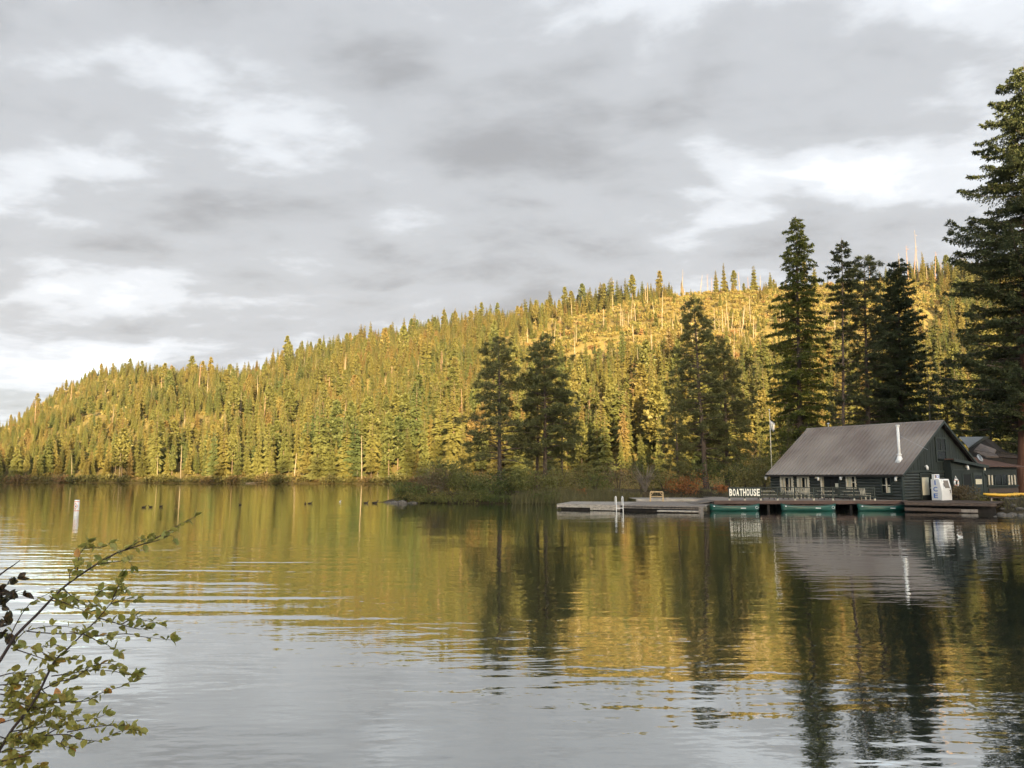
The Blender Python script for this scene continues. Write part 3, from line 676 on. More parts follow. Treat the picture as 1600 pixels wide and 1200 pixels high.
# the great fir at the right edge
near_tree('fir_tree', 'huge dark fir with red-brown trunk towering at the right edge', bx0(1592, 82), 82, tp(1600, 96, 82), 'fir',
          prof_tab([(0.13, 92), (0.25, 104), (0.40, 98), (0.49, 106), (0.54, 132), (0.58, 88), (0.66, 80), (0.74, 94), (0.82, 70), (0.9, 46), (0.97, 26), (1, 6)], 82 / FPX), 0.13, 300, trunk_r=.62, leafm='fir', barkm='bark_red', seed=25, cat='fir tree', up=0.16, droop=0.30, bend=.8)
near_tree('fir_tree', 'dark fir half hidden behind the huge fir at the right edge', bx0(1640, 96), 96, tp(1640, 330, 96), 'fir',
          prof_tab([(0.1, 80), (0.5, 70), (0.8, 40), (1, 5)], 96 / FPX), 0.10, 120, trunk_r=.4, leafm='fir', seed=26, cat='fir tree')
near_tree('fir_tree', 'low dark fir behind the lean-to roof, left of the huge trunk', bx0(1545, 104), 104, tp(1540, 560, 104), 'fir',
          prof_tab([(0.05, 46), (0.4, 40), (0.8, 20), (1, 4)], 104 / FPX), 0.05, 90, trunk_r=.2, leafm='fir', seed=27, cat='fir tree')

# ------------------------------------------------------------------ bushes, reeds and stones of the near shore
def shrub(name, label, px, Y, hpx, wpx, mt, n=1500, leaf=0.17, seed=0, cat='shrub', group=None, lobes=9, bare=0):
    k = Y / FPX; h, wd = hpx * k, wpx * k; X = bx0(px, Y); z = float(land_z(X, Y)) - 0.1
    e = empty(name, (X, Y, z)); tag(e, label, cat, group)
    r = random.Random(seed); b = MB()
    for a in range(7 + bare):
        an = r.random() * 6.28; q = r.uniform(.15, .42) * wd; hh = h * r.uniform(.55, .95)
        m = (math.cos(an) * q * .35, math.sin(an) * q * .35, hh * .5); t = (math.cos(an) * q, math.sin(an) * q, hh)
        b.tube([(0, 0, -.1), m, t], [.045, .028, .010], 4, False)
        if bare:
            for _ in range(5):
                a2 = an + r.uniform(-.9, .9); l = r.uniform(.3, .8)
                b.tube([m, (m[0] + math.cos(a2) * l, m[1] + math.sin(a2) * l, m[2] + l * r.uniform(.4, 1.2))], [.018, .006], 3, False)
    b.build('stem', M['twig_grey' if bare else 'bark'], e)
    if n:
        put(bpy.data.objects.new('foliage', bush_mesh('foliage', seed + 500, h, wd, n, M[mt], leaf, lobes)), e)
    return e
SHR = [  # px, Y, height px, width px, material, leaves, label
 (640, 86.2, 26, 52, 'bush', 1300, 'low dark green bush at the left tip of the point'),
 (672, 87.5, 42, 60, 'bush_brown', 1500, 'brownish bush near the left tip of the point'),
 (700, 88.5, 50, 60, 'bush', 1700, 'green bush left of the leftmost pine, behind the brownish bush'),
 (733, 86.5, 38, 66, 'bush', 1800, 'wide dark bush at the foot of the leftmost pine'),
 (765, 85.0, 26, 60, 'bush', 1500, 'low dark bush at the waterline under the leftmost pine'),
 (800, 87.0, 34, 66, 'bush', 1700, 'green bush between the trunks of the pines on the point'),
 (838, 86.0, 40, 72, 'bush', 2000, 'dense round green bush under the full pine'),
 (872, 88.5, 46, 70, 'bush', 1900, 'tall green bush right of the full pine above the reeds'),
 (905, 92, 44, 66, 'bush', 1700, 'pale green bush behind the reeds left of the docks'),
 (930, 90, 30, 44, 'bush', 1100, 'small bush above the left end of the swim dock'),
 (965, 98, 42, 62, 'bush_brown', 1400, 'golden brown bush behind the ladder of the swim dock'),
 (1035, 97, 26, 54, 'bush', 1200, 'low bush left of the orange bush behind the wooden frame'),
 (1135, 96, 48, 74, 'bush', 1900, 'green bush right of the orange bush beside the pine trunk'),
 (1165, 88, 44, 66, 'bush', 1900, 'bright green bush directly behind the white letter sign'),
 (1192, 90, 60, 50, 'bush', 1700, 'tall green bush beside the left end of the boathouse wall'),
 (1180, 98, 90, 60, 'bush', 2000, 'very tall leafy bush under the flagpole'),
 (1225, 99, 110, 60, 'bush', 2000, 'tall leafy thicket behind the left roof slope at the larch foot'),
 (715, 98, 40, 90, 'bush', 1500, 'bush on the far side of the point left of the pine'),
 (1000, 110, 50, 90, 'bush', 1700, 'leafy thicket far behind the docks and bare bush'),
 (1085, 112, 46, 90, 'bush', 1700, 'leafy thicket behind the trunk of the leaning pine'),
]
for i, (px, Y, hp, wp, mt, n_, lb_) in enumerate(SHR):
    shrub('shrub', lb_, px, Y, hp * 1.18, wp, mt, int(n_ * 1.25), seed=30 + i, leaf=.19, lobes=10)
shrub('shrub', 'orange autumn bush behind the docks', 1070, 95, 38, 66, 'bush_orange', 1900, seed=60)
shrub('shrub', 'small orange patch of leaves at the reed edge left of the docks', 905, 85.5, 14, 18, 'bush_orange', 300, seed=61)
shrub('shrub', 'bare grey twiggy bush behind the docks left of the orange bush', 1006, 97, 46, 56, 'bush', 0, seed=62, bare=30)
shrub('shrub', 'bare brownish twiggy bush behind the leftmost bushes of the point', 690, 92, 46, 66, 'bush', 0, seed=63, bare=24)
shrub('shrub', 'rusty low bush at the left end of the boathouse deck', 1128, 80, 16, 26, 'bush_orange', 500, seed=64)

for i in range(16):
    px = 626 + i * 15.2; shrub('shrub', 'low dark bush over the waterline of the point, ' + ('left of the leftmost pine' if px < 745 else 'below the pines'), px + rng.normal() * 3, itp(px, T_PF) + .75, rng.uniform(12, 24), rng.uniform(30, 46), 'bush', 900, leaf=.14, seed=160 + i, group='bushes along the waterline of the point')
# reeds
r_ = np.random.default_rng(77); nr = 5200
rp = r_.uniform(800, 1000, nr); dd = r_.uniform(0.02, 4.0, nr) * np.interp(rp, [800, 850, 900, 960, 1000], [.2, 1, 1, .8, .3]); ry = itp(rp, T_PF) + dd - 0.7
rx = (rp - 800) / FPX * ry; rz = np.maximum(land_z(rx, ry), -0.1)
bs_ = np.stack([rx, ry, rz], -1); d_ = np.stack([r_.normal(size=nr) * .16, r_.normal(size=nr) * .16, np.ones(nr)], -1)
ln_ = r_.uniform(.5, 1.35, nr)
o = stuff(put(bpy.data.objects.new('reeds', poly_mesh('reeds', leaflets(bs_, d_, rdir(nr, r_), ln_, ln_ * 0 + .022), 4, [M['reed']]))))
tag(o, 'pale green reeds in the shallows right of the bushes on the point', 'reeds')
# dry grass on the boathouse shore
nr = 5200; rp = r_.uniform(1000, 1620, nr); ry = itp(rp, T_PF) + r_.uniform(0.3, 9, nr); rx = (rp - 800) / FPX * ry
kp = land_z(rx, ry) > 0.12
bs_ = np.stack([rx, ry, land_z(rx, ry)], -1)[kp]; nr = len(bs_); ln_ = r_.uniform(.15, .5, nr)
o = stuff(put(bpy.data.objects.new('grass', poly_mesh('grass', leaflets(bs_, np.stack([r_.normal(size=nr) * .3, r_.normal(size=nr) * .3, np.ones(nr)], -1), rdir(nr, r_), ln_, ln_ * 0 + .03), 4, [M['reed']]))))
tag(o, 'dry grass on the shore behind the docks', 'grass')

M['stone'] = mat('grey stone', (0.105, 0.094, 0.080), 0.85, 0.35, 4, bump=0.4)
def rock_mesh(seed, sx, sy, sz):
    r = np.random.default_rng(seed); bm = bmesh.new(); bmesh.ops.create_icosphere(bm, subdivisions=2, radius=1)
    for v in bm.verts:
        nrm = v.co.copy(); k = 1 + 0.22 * math.sin(nrm.x * 3 + seed) * math.cos(nrm.y * 3.7 + seed * 2) + r.normal() * 0.05
        v.co = Vector((nrm.x * sx * k, nrm.y * sy * k, nrm.z * sz * k))
    me = bpy.data.meshes.new('boulder'); bm.to_mesh(me); bm.free(); me.materials.append(M['stone']); return me
def rock(px, py, z, s, label, seed, group=None):
    p = on(px, py, z); o = put(bpy.data.objects.new('boulder', rock_mesh(seed, *s))); o.location = p; tag(o, label, 'boulder', group); return o
rock(628, 786, 0.08, (.5, .4, .32), 'pale rounded boulder at the water at the left tip of the point', 1)
rock(645, 786, 0.0, (.5, .4, .18), 'dark flat boulder at the water just right of the pale one', 2)
rock(617, 786, 0.0, (.5, .4, .25), 'small dark rock breaking the water off the tip of the point', 3)
rock(607, 785.4, 0.0, (.45, .3, .14), 'flat rock awash farthest out from the tip of the point', 4)
rock(957, 774, 0.7, (1.1, .8, .6), 'large tan boulder in the bushes behind the swim dock', 5)
for i in range(46):
    px = 1555 + 60 * r_.random(); py = 790 + 13 * r_.random()
    p = on(px, py, 0.2); zz_ = float(land_z(p.x, p.y)); s = r_.uniform(.10, .26)
    o = put(bpy.data.objects.new('stone', rock_mesh(200 + i % 8, s * 1.2, s, s * .7))); o.location = (p.x, p.y, max(zz_, -0.05) + .03); o.rotation_euler[2] = r_.random() * 6
    tag(o, 'one of the loose stones on the bank below the yellow kayaks', 'stone', 'stones of the bank by the kayaks')

# ------------------------------------------------------------------ boathouse
M['green_log'] = mat('dark green painted logs', (0.033, 0.039, 0.034), 0.55, 0.35, 2.5, stretch=(0.3, 1, 1), spec=0.4, bump=0.2)
M['green_board'] = mat('dark green painted boards', (0.020, 0.026, 0.022), 0.6, 0.30, 2.0, stretch=(1, 1, 0.2), bump=0.15)
M['green_trim'] = mat('green trim paint', (0.025, 0.034, 0.029), 0.5, 0.2, 2)
M['cream'] = mat('cream trim paint', (0.50, 0.46, 0.36), 0.6, 0.12, 3)
M['paper'] = mat('cream paper and blinds', (0.60, 0.56, 0.42), 0.8, 0.08, 4)
M['white'] = mat('white enamel', (0.75, 0.75, 0.73), 0.35, 0.06, 3)
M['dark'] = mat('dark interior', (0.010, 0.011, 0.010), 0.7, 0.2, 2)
M['blue'] = mat('blue lettering', (0.10, 0.20, 0.52), 0.5, 0.1, 3)
M['glass'] = mat('window glass', (0.010, 0.013, 0.012), 0.10, 0.3, 1, spec=0.10)
M['metal_grey'] = mat('galvanised metal', (0.42, 0.43, 0.43), 0.4, 0.12, 2, metal=0.7)
M['wood_grey'] = mat('weathered grey wood', (0.20, 0.175, 0.150), 0.8, 0.35, 3, stretch=(0.4, 4, 1), bump=0.3)
M['wood_pale'] = mat('pale weathered wood', (0.29, 0.262, 0.222), 0.75, 0.38, 3, stretch=(0.4, 3, 3), bump=0.2)
M['wood_brown'] = mat('brown wet wood', (0.072, 0.052, 0.040), 0.7, 0.4, 3, stretch=(0.3, 3, 3), bump=0.3)
M['wood_red'] = mat('reddish stained wood', (0.090, 0.058, 0.047), 0.65, 0.3, 3, stretch=(0.3, 3, 3))
M['wood_black'] = mat('tarred float timbers', (0.020, 0.017, 0.015), 0.7, 0.4, 3)
M['canoe'] = mat('green canoe hull', (0.006, 0.060, 0.043), 0.3, 0.12, 2, spec=0.5)
M['yellow'] = mat('yellow plastic', (0.72, 0.42, 0.045), 0.4, 0.10, 2, spec=0.5)
M['rust_roof'] = mat('moss-stained brown roof', (0.105, 0.062, 0.048), 0.85, 0.4, 2.5, bump=0.3)
M['pink_roof'] = mat('weathered tan shingles', (0.27, 0.215, 0.185), 0.85, 0.3, 2.5, bump=0.3)
M['orange'] = mat('orange marking', (0.62, 0.17, 0.05), 0.5, 0.05, 3)
M['bird_white'] = mat('white feathers', (0.72, 0.72, 0.70), 0.8, 0.08, 20)
M['bird_dark'] = mat('dark brown feathers', (0.035, 0.028, 0.024), 0.8, 0.3, 12)

def roof_mat():
    m = bpy.data.materials.new('brown metal roofing'); m.use_nodes = True; t = NT(m.node_tree)
    c = t.n('ShaderNodeTexCoord').outputs['Object']
    n1 = t.noise(t.n('ShaderNodeMapping', {0: t.n('ShaderNodeNewGeometry').outputs['Position'], 3: (1, 1, .5)}).outputs[0], 0.28, 2, 0.5); n2 = t.noise(c, 1.6, 3, 0.55)
    cc = t.ramp(t.math('ADD', t.math('MULTIPLY', n1, 0.9), t.math('MULTIPLY', n2, 0.1)), [(0.36, (0.150, 0.120, 0.102)), (0.46, (0.195, 0.167, 0.143)), (0.57, (0.225, 0.196, 0.168)), (0.66, (0.245, 0.216, 0.187))])
    p = t.n('ShaderNodeBsdfPrincipled', {'Base Color': cc, 'Roughness': 0.48, 'Specular IOR Level': 0.5, 'Metallic': 0.0})
    t.n('ShaderNodeOutputMaterial', {0: p.outputs[0]}); return m
M['roof'] = roof_mat()

HROT = math.atan2(-0.84234, 0.53895); HO = Vector((39.40, 70.0, 0.0))
house = empty('boathouse', HO, HROT); tag(house, 'dark green log boathouse with brown metal gable roof beside the lake', 'boathouse')
HI = (Matrix.Translation(HO) @ Matrix.Rotation(HROT, 4, 'Z')).inverted()
def hp(px, py, ax, val):
    o = HI @ Vector((0, 0, EYE)); d = HI.to_3x3() @ Vector(ray(px, py)); k = (val - o[ax]) / d[ax]; return o + d * k
def H2W(p): return HI.inverted() @ Vector(p)
Z0, YF, XG, XL = 0.84, -6.55, -0.45, -14.05         # deck, front wall, gable wall, left wall
EAVE, RIDGE, SLP = 3.05, 7.93, (7.93 - 3.05) / 7.0
def roof_z(y): return RIDGE - SLP * abs(y)
# solid core of the house
c = MB(); prof = [(YF + .12, 0.3), (-YF - .12, 0.3), (-YF - .12, roof_z(YF) - .12), (0, RIDGE - .22), (YF + .12, roof_z(YF) - .12)]
c.prism([(0, y, z) for y, z in prof], (XL + .12, 0, 0), (XG - .12, 0, 0)); c.build('wall', M['green_board'], house)
# log courses: front wall, interrupted by openings
def fx(px): return hp(px, 755, 1, YF).x
def fz(px, py): return hp(px, py, 1, YF).z
OPEN = []    # x0,x1,z0,z1
WIN = [(1220.5, 1241, 743, 771, 3), (1247, 1266, 743, 771, 3), (1323.5, 1339, 743, 764, 2), (1377.5, 1395, 744.5, 772, 2)]
DOOR = (1284, 1313.5, 743, 781)
for a, b_, t0, t1, _ in WIN: OPEN.append((fx(a), fx(b_), fz((a + b_) / 2, t1), fz((a + b_) / 2, t0)))
OPEN.append((fx(DOOR[0]), fx(DOOR[1]), Z0, fz(1298, DOOR[2])))
NC = 9; CH = (3.24 - Z0) / NC
def log_at(x0, x1, y, z, along='x'):
    b = MB(); rr = CH * 0.54
    if along == 'x': b.tube([(x0, y, z), (x1, y, z)], rr, 8)
    else: b.tube([(y, x0, z), (y, x1, z)], rr, 8)
    return b.build('log', M['green_log'], house, False)
for k in range(NC):
    z = Z0 + CH * (k + .5); x = XL - 0.12
    cuts = sorted((o[0], o[1]) for o in OPEN if o[2] - .05 < z < o[3] + .05)
    for a, b_ in cuts + [(XG + .12, None)]:
        if a - x > .15: log_at(x, a, YF, z)
        if b_ is None: break
        x = b_
# left wall logs (seen from the side)
for k in range(NC): log_at(YF + .1, 6.5, XL, Z0 + CH * (k + .5), 'y')
# corner post
MB().b2((XG - .02, YF - .16, Z0), (XG + .17, YF + .10, 3.25)).build('corner_post', M['green_trim'], house)
# windows of the front wall
def window(x0, x1, z0, z1, bars, m='cream', hbar=True, blinds=(), wide=0.09):
    f = MB(); y = YF - .13
    f.b2((x0, y - .05, z0), (x0 + wide, y + .1, z1)); f.b2((x1 - wide, y - .05, z0), (x1, y + .1, z1))
    f.b2((x0 + wide, y - .05, z1 - wide), (x1 - wide, y + .1, z1)); f.b2((x0 + wide, y - .05, z0), (x1 - wide, y + .1, z0 + wide))
    w_ = MB().b2((x0 + .02, YF + .02, z0 + .02), (x1 - .02, YF + .10, z1 - .02)).build('window', M['glass'], house)
    f.build('frame', M[m], w_)
    for i in range(1, bars):
        xc = x0 + (x1 - x0) * i / bars
        MB().b2((xc - .035, y - .03, z0 + wide), (xc + .035, y + .12, z1 - wide)).build('mullion', M['cream'], w_)
    if hbar: MB().b2((x0 + wide, y - .02, (z0 + z1) / 2 - .03), (x1 - wide, y + .125, (z0 + z1) / 2 + .03)).build('mullion', M['cream'], w_)
    for (a, b_, m2, zt) in blinds:
        MB().b2((x0 + (x1 - x0) * a, YF - .02, z0 + .1), (x0 + (x1 - x0) * b_, YF + .015, z0 + (z1 - z0) * zt)).build('blind', M[m2], w_)
    MB().b2((x0 - .06, y - .10, z0 - .07), (x1 + .06, y + .1, z0 - .003)).build('sill', M['green_trim'], w_)
for i, o in enumerate(OPEN[:4]):
    window(*o, WIN[i][4], m=('cream' if i < 3 else 'green_trim'), hbar=i >= 2, wide=(.22 if i < 2 else .12),
           blinds=[[(.05, .25, 'cream', .98), (.45, .7, 'wood_brown', .5)], [(.04, .3, 'cream', .98), (.75, .95, 'wood_brown', .9)], [(.05, .42, 'paper', .98)], [(.55, .75, 'paper', .4)]][i])
x0, x1, z0, z1 = OPEN[4]
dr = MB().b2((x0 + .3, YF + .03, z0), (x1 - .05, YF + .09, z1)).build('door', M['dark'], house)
f = MB(); f.b2((x0, YF - .2, z0), (x0 + .16, YF + .1, z1)); f.build('frame', M['cream'], dr)
MB().b2((x1 - .1, YF - .18, z0), (x1, YF + .1, z1)).build('frame', M['green_trim'], dr)
MB().b2((x0 + .16, YF - .18, z1 - .1), (x1 - .1, YF + .1, z1)).build('frame', M['green_trim'], dr)
MB().b2((x1 - .55, YF - .02, z0 + .95), (x1 - .25, YF + .02, z0 + 1.4)).build('notice', M['paper'], dr)
MB().b2((x0 + .35, YF + .0, z0 + 1.0), (x0 + .95, YF + .025, z1 - .25)).build('pane', M['glass'], dr)

# roof: panels with standing seams on both slopes
NP = 36; PWD = 14.5 / NP
th = math.atan(SLP); LR = math.hypot(7.0, 4.88)
def panel(sgn):
    b = MB(); t = .07
    n_ = Vector((0, sgn * math.sin(th), math.cos(th)))
    p0, p1 = Vector((0, sgn * 7.0, EAVE)), Vector((0, 0.0, RIDGE)); w_ = Vector((PWD, 0, 0))
    V = [p0, p1, p1 + w_, p0 + w_]; V = [v - n_ * t for v in V] + V
    b.add(V, [(0, 1, 2, 3), (4, 7, 6, 5), (0, 3, 7, 4), (1, 5, 6, 2), (0, 4, 5, 1), (3, 2, 6, 7)])
    q = .03; h = .06
    V = [p0 + w_ * .5 + Vector((-q, 0, 0)), p1 + w_ * .5 + Vector((-q, 0, 0)), p1 + w_ * .5 + Vector((q, 0, 0)), p0 + w_ * .5 + Vector((q, 0, 0))]
    V = [v - n_ * .02 for v in V] + [v + n_ * h for v in V]
    b.add(V, [(4, 7, 6, 5), (0, 3, 7, 4), (1, 5, 6, 2), (0, 4, 5, 1), (3, 2, 6, 7), (0, 1, 2, 3)])
    me = b.mesh('roof_panel'); me.materials.append(M['roof']); return me
roof = MB().prism([(0, -6.98, EAVE - .12), (0, 0, RIDGE - .12), (0, 6.98, EAVE - .12), (0, 6.7, EAVE - .16), (0, 0, RIDGE - .34), (0, -6.7, EAVE - .16)], (-14.46, 0, 0), (-.04, 0, 0)).build('roof', M['wood_black'], house)
for sgn in (-1, 1):
    me = panel(sgn)
    for i in range(NP):
        o = put(bpy.data.objects.new('roof_panel', me), roof); o.location = (-14.5 + i * PWD, 0, (i % 2) * .004)
MB().prism([(0, -.22, RIDGE - .12), (0, 0, RIDGE + .07), (0, .22, RIDGE - .12), (0, 0, RIDGE - .0)], (-14.52, 0, 0), (.02, 0, 0)).build('ridge_cap', M['roof'], roof)
for sgn in (-1, 1):      # barge boards at the gable end, fascia at the eave
    MB().prism([(0, sgn * 7.02, EAVE - .22), (0, sgn * 7.02, EAVE - .01), (0, 0, RIDGE - .0), (0, 0, RIDGE - .24)], (.002, 0, 0), (.05, 0, 0)).build('barge_board', M['green_trim'], roof)
MB().b2((-14.48, -7.06, EAVE - .19), (0, -7.003, EAVE - .035)).build('fascia', M['wood_black'], roof)
# stove pipe
pb = hp(1404, 722, 1, -5.6); ppy = -5.2; ppx = hp(1404.5, 700, 1, ppy).x; ztop = hp(1404.5, 665.5, 1, ppy).z; zb = roof_z(ppy)
pipe = MB().tube([(ppx, ppy, zb - .1), (ppx, ppy, ztop)], .115, 12).build('stove_pipe', M['white'], house, True)
MB().tube([(ppx, ppy, zb - .25), (ppx, ppy, zb + .14), (ppx, ppy, zb + .42)], [.42, .24, .15], 12).build('flashing', M['white'], pipe, True)
MB().tube([(ppx, ppy, zb + .44), (ppx, ppy, zb + .56)], [.2, .2], 12).build('collar', M['white'], pipe, True)
MB().tube([(ppx, ppy, ztop - .02), (ppx, ppy, ztop + .1)], [.17, .15], 12).build('cap', M['white'], pipe, True)
MB().tube([(ppx + .05, ppy, zb + 2.2), (ppx + 1.9, ppy + 1.2, roof_z(ppy + 1.2) + .05)], .012, 4).build('stay_wire', M['metal_grey'], pipe)
vx = hp(1295, 662, 1, .6).x; vent = MB().tube([(vx, .5, roof_z(.5)), (vx, .5, RIDGE + .42)], .05, 8).build('roof_vent', M['metal_grey'], house); MB().tube([(vx, .5, RIDGE + .42), (vx, .5, RIDGE + .52)], [.14, .10], 8).build('cap', M['metal_grey'], vent)

# gable end: logs below, vertical boards above
def gy(px, py=755): return hp(px, py, 0, XG).y
GL = 3.36
gdoor = (gy(1436), gy(1454)); ncg = 10; cg = (GL - Z0) / ncg
for k in range(ncg):
    z = Z0 + cg * (k + .5)
    for a, b_ in ((YF, gdoor[0]), (gdoor[1], -YF)):
        if z > 3.0 and b_ == gdoor[0]: b_ = gdoor[0]
        m_ = MB(); m_.tube([(XG, a + .08, z), (XG, b_, z)], cg * .54, 8); m_.build('log', M['green_log'], house)
BWD = .36; nb_ = int(13.1 / BWD)
for i in range(nb_):
    a = YF + .05 + i * BWD; b_ = a + BWD - .018; zt = [roof_z(a) - .2, roof_z(b_) - .2]
    if min(zt) < GL + .05: continue
    off = .012 * (i % 3)
    m_ = MB(); pl = [(0, a, GL + .004), (0, b_, GL + .004), (0, b_, zt[1]), (0, (a + b_) / 2, (zt[0] + zt[1]) / 2 if a * b_ > 0 else roof_z(0) - .2), (0, a, zt[0])]
    m_.prism(pl, (XG - .10, 0, 0), (XG + .06 + off, 0, 0)); m_.build('gable_board', M['green_board'], house)
MB().b2((XG + .05, YF + .1, GL - .08), (XG + .16, gy(1486), GL + .05)).build('belt_board', M['green_trim'], house)
# gable window
g0, g1 = gy(1465), gy(1479); gz0, gz1 = hp(1472, 720, 0, XG).z, hp(1472, 686, 0, XG).z
gw = MB().b2((XG + .085, g0, gz0), (XG + .105, g1, gz1)).build('window', M['glass'], house)
f = MB()
for a, b_ in ((g0 - .14, g0), (g1, g1 + .14)): f.b2((XG + .02, a, gz0 - .14), (XG + .15, b_, gz1 + .14))
f.b2((XG + .02, g0, gz1), (XG + .15, g1, gz1 + .14)); f.b2((XG + .02, g0, gz0 - .14), (XG + .15, g1, gz0)); f.build('frame', M['green_trim'], gw)
gm = (gz0 + gz1) / 2 - .1; gc = (g0 + g1) / 2
MB().b2((XG + .10, g0, gm - .04), (XG + .14, g1, gm + .04)).build('mullion', M['green_trim'], gw)
MB().b2((XG + .10, gc - .03, gm + .04), (XG + .135, gc + .03, gz1)).build('mullion', M['green_trim'], gw)
# gable door with cream blind
zt = hp(1445, 741, 0, XG).z
gd = MB().b2((XG - .05, gdoor[0], Z0), (XG + .04, gdoor[1], zt)).build('door', M['green_board'], house)
MB().b2((XG + .045, gy(1440), hp(1445, 773.5, 0, XG).z), (XG + .06, gy(1450.5), hp(1445, 746, 0, XG).z)).build('blind', M['paper'], gd)
for a, b_ in ((gdoor[0] - .05, gdoor[0] + .12), (gdoor[1] - .12, gdoor[1] + .05)):
    MB().b2((XG + .03, a, Z0), (XG + .18, b_, zt + .12)).build('frame', M['green_trim'], gd)
MB().b2((XG + .03, gdoor[0] + .12, zt), (XG + .18, gdoor[1] - .12, zt + .12)).build('frame', M['green_trim'], gd)
MB().tube([(XG + .05, gy(1452), 1.85), (XG + .14, gy(1452), 1.85)], .05, 8).build('handle', M['metal_grey'], gd)

def floodlight(p, label_parent, ax='x'):
    p = Vector(p); dx = Vector((.25, 0, 0)) if ax == 'x' else Vector((0, -.25, 0))
    b = MB().tube([p, p + dx * .5], [.09, .09], 8); b = b.build('floodlight', M['metal_grey'], label_parent, True)
    h = p + dx * .6
    MB().tube([h + Vector((0, 0, .10)), h + Vector((0, 0, -.05)) + dx * .35, h + Vector((0, 0, -.30)) + dx * .4], [.09, .11, .10], 8).build('lamp_head', M['white'], b, True)
floodlight(hp(1444.5, 729, 0, XG), house)
for px, py in ((1277, 745), (1281, 746), (1316, 745), (1402, 746), (1199, 745)):
    q = hp(px, py, 1, YF - .12)
    if px == 1277:
        bl = MB().tube([(q.x, q.y - .1, q.z + .16), (q.x, q.y - .1, q.z + .10), (q.x, q.y - .1, q.z - .05), (q.x, q.y - .1, q.z - .14)], [.05, .11, .15, .20], 10).build('porch_lamp', M['paper'], house, True)
        MB().tube([(q.x, q.y - .1, q.z + .16), (q.x, q.y + .1, q.z + .25)], .02, 6).build('bracket', M['metal_grey'], bl)
    else: floodlight(q, house, 'y')

# lean-to on the gable end
XS = 0.30
def sy(px, py=745): return hp(px, py, 0, XS).y
s0, s1 = sy(1486.5), sy(1537.5); zl, zr = hp(1486.5, 718.5, 0, XS).z, hp(1537.5, 729, 0, XS).z
lw = MB().prism([(0, s0, .5), (0, s1, .5), (0, s1, zr), (0, s0, zl)], (XG - .3, 0, 0), (XS, 0, 0)).build('lean_to_wall', M['green_board'], house)
lr = MB(); ov = .25; dzy = (zr - zl) / (s1 - s0)
lr.prism([(0, s0 - .12, zl + .02), (0, s1 + ov, zr + .02 + dzy * ov), (0, s1 + ov, zr + .12 + dzy * ov), (0, s0 - .12, zl + .12)], (XG + .3, 0, 0), (XS + .35, 0, 0)); lro = lr.build('lean_to_roof', M['rust_roof'], house)
MB().prism([(0, s0 - .12, zl - .14), (0, s1 + ov, zr - .14 + dzy * ov), (0, s1 + ov, zr + .13 + dzy * ov), (0, s0 - .12, zl + .13)], (XS + .353, 0, 0), (XS + .40, 0, 0)).build('barge_board', M['green_trim'], lro)
for pxa, pxb in ((1487, 1488.5), (1535.5, 1537.5)):
    MB().b2((XS + .003, sy(pxa), .6), (XS + .05, sy(pxb), hp(pxb, 735, 0, XS).z)).build('trim', M['green_trim'], lw)
MB().b2((XS + .003, sy(1489), hp(1512, 734, 0, XS).z - .05), (XS + .04, sy(1535), hp(1512, 734, 0, XS).z + .04)).build('trim', M['green_trim'], lw)
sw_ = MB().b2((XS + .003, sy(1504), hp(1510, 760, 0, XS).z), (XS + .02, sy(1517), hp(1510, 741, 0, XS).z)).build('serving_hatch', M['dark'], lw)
for pa, pb_, ta, tb_ in ((1503, 1504.5, 740, 762), (1516.5, 1518, 740, 762), (1503, 1518, 760, 762)):
    MB().b2((XS + .02, sy(pa), hp(pa, tb_, 0, XS).z), (XS + .055, sy(pb_), hp(pa, ta, 0, XS).z)).build('frame', M['green_trim'], sw_)
dd_ = MB().b2((XS + .004, sy(1520), .9), (XS + .05, sy(1534.5), hp(1528, 738.5, 0, XS).z)).build('door', M['green_trim'], lw)
MB().b2((XS + .051, sy(1522.5), hp(1528, 757, 0, XS).z), (XS + .06, sy(1533), hp(1528, 743, 0, XS).z)).build('pane', M['glass'], dd_)
MB().b2((XS + .062, sy(1522.8), hp(1528, 756.6, 0, XS).z), (XS + .07, sy(1532.6), hp(1528, 748.5, 0, XS).z)).build('notice', M['paper'], dd_)
floodlight(hp(1508, 729, 0, XS), lw)
q = hp(1538.5, 732, 0, XS + .3); MB().tube([(q.x, q.y, q.z + .18), (q.x, q.y, q.z - .2)], [.07, .09], 8).build('lamp', M['paper'], lw)

# porch wing at the far right
XW = -1.2
def wy(px, py=745): return hp(px, py, 0, XW).y
w0, w1 = s1 + .02, wy(1589); zw = hp(1565, 729, 0, XW).z
wing = MB().b2((XW - 4.5, w0, .5), (XW, w1, zw)).build('porch_wall', M['green_board'], house)
MB().prism([(XW + .55, 0, zw - .06), (XW + .55, 0, zw + .05), (XW - 5, 0, zw + 1.25), (XW - 5, 0, zw + 1.12)], (0, w0 - 1.2, 0), (0, w1 + .4, 0)).build('porch_roof', M['rust_roof'], house)
pw = MB().b2((XW + .003, wy(1543), hp(1565, 757.5, 0, XW).z), (XW + .03, wy(1588), hp(1565, 742, 0, XW).z)).build('window', M['glass'], wing)
for pa in (1543.2, 1548, 1574.3, 1578.8, 1583.5):
    MB().b2((XW + .031, wy(pa), hp(1565, 757.5, 0, XW).z), (XW + .08, wy(pa + 2.0), hp(1565, 742.4, 0, XW).z)).build('mullion', M['cream'], pw)
for pa in (1553, 1564, 1572.5):
    MB().b2((XW + .031, wy(pa), hp(1565, 757.5, 0, XW).z), (XW + .07, wy(pa + 1), hp(1565, 742.4, 0, XW).z)).build('mullion', M['green_trim'], pw)
MB().b2((XW + .004, wy(1543), hp(1565, 771, 0, XW).z), (XW + .06, wy(1589), hp(1565, 763, 0, XW).z)).build('panel', M['wood_brown'], wing)
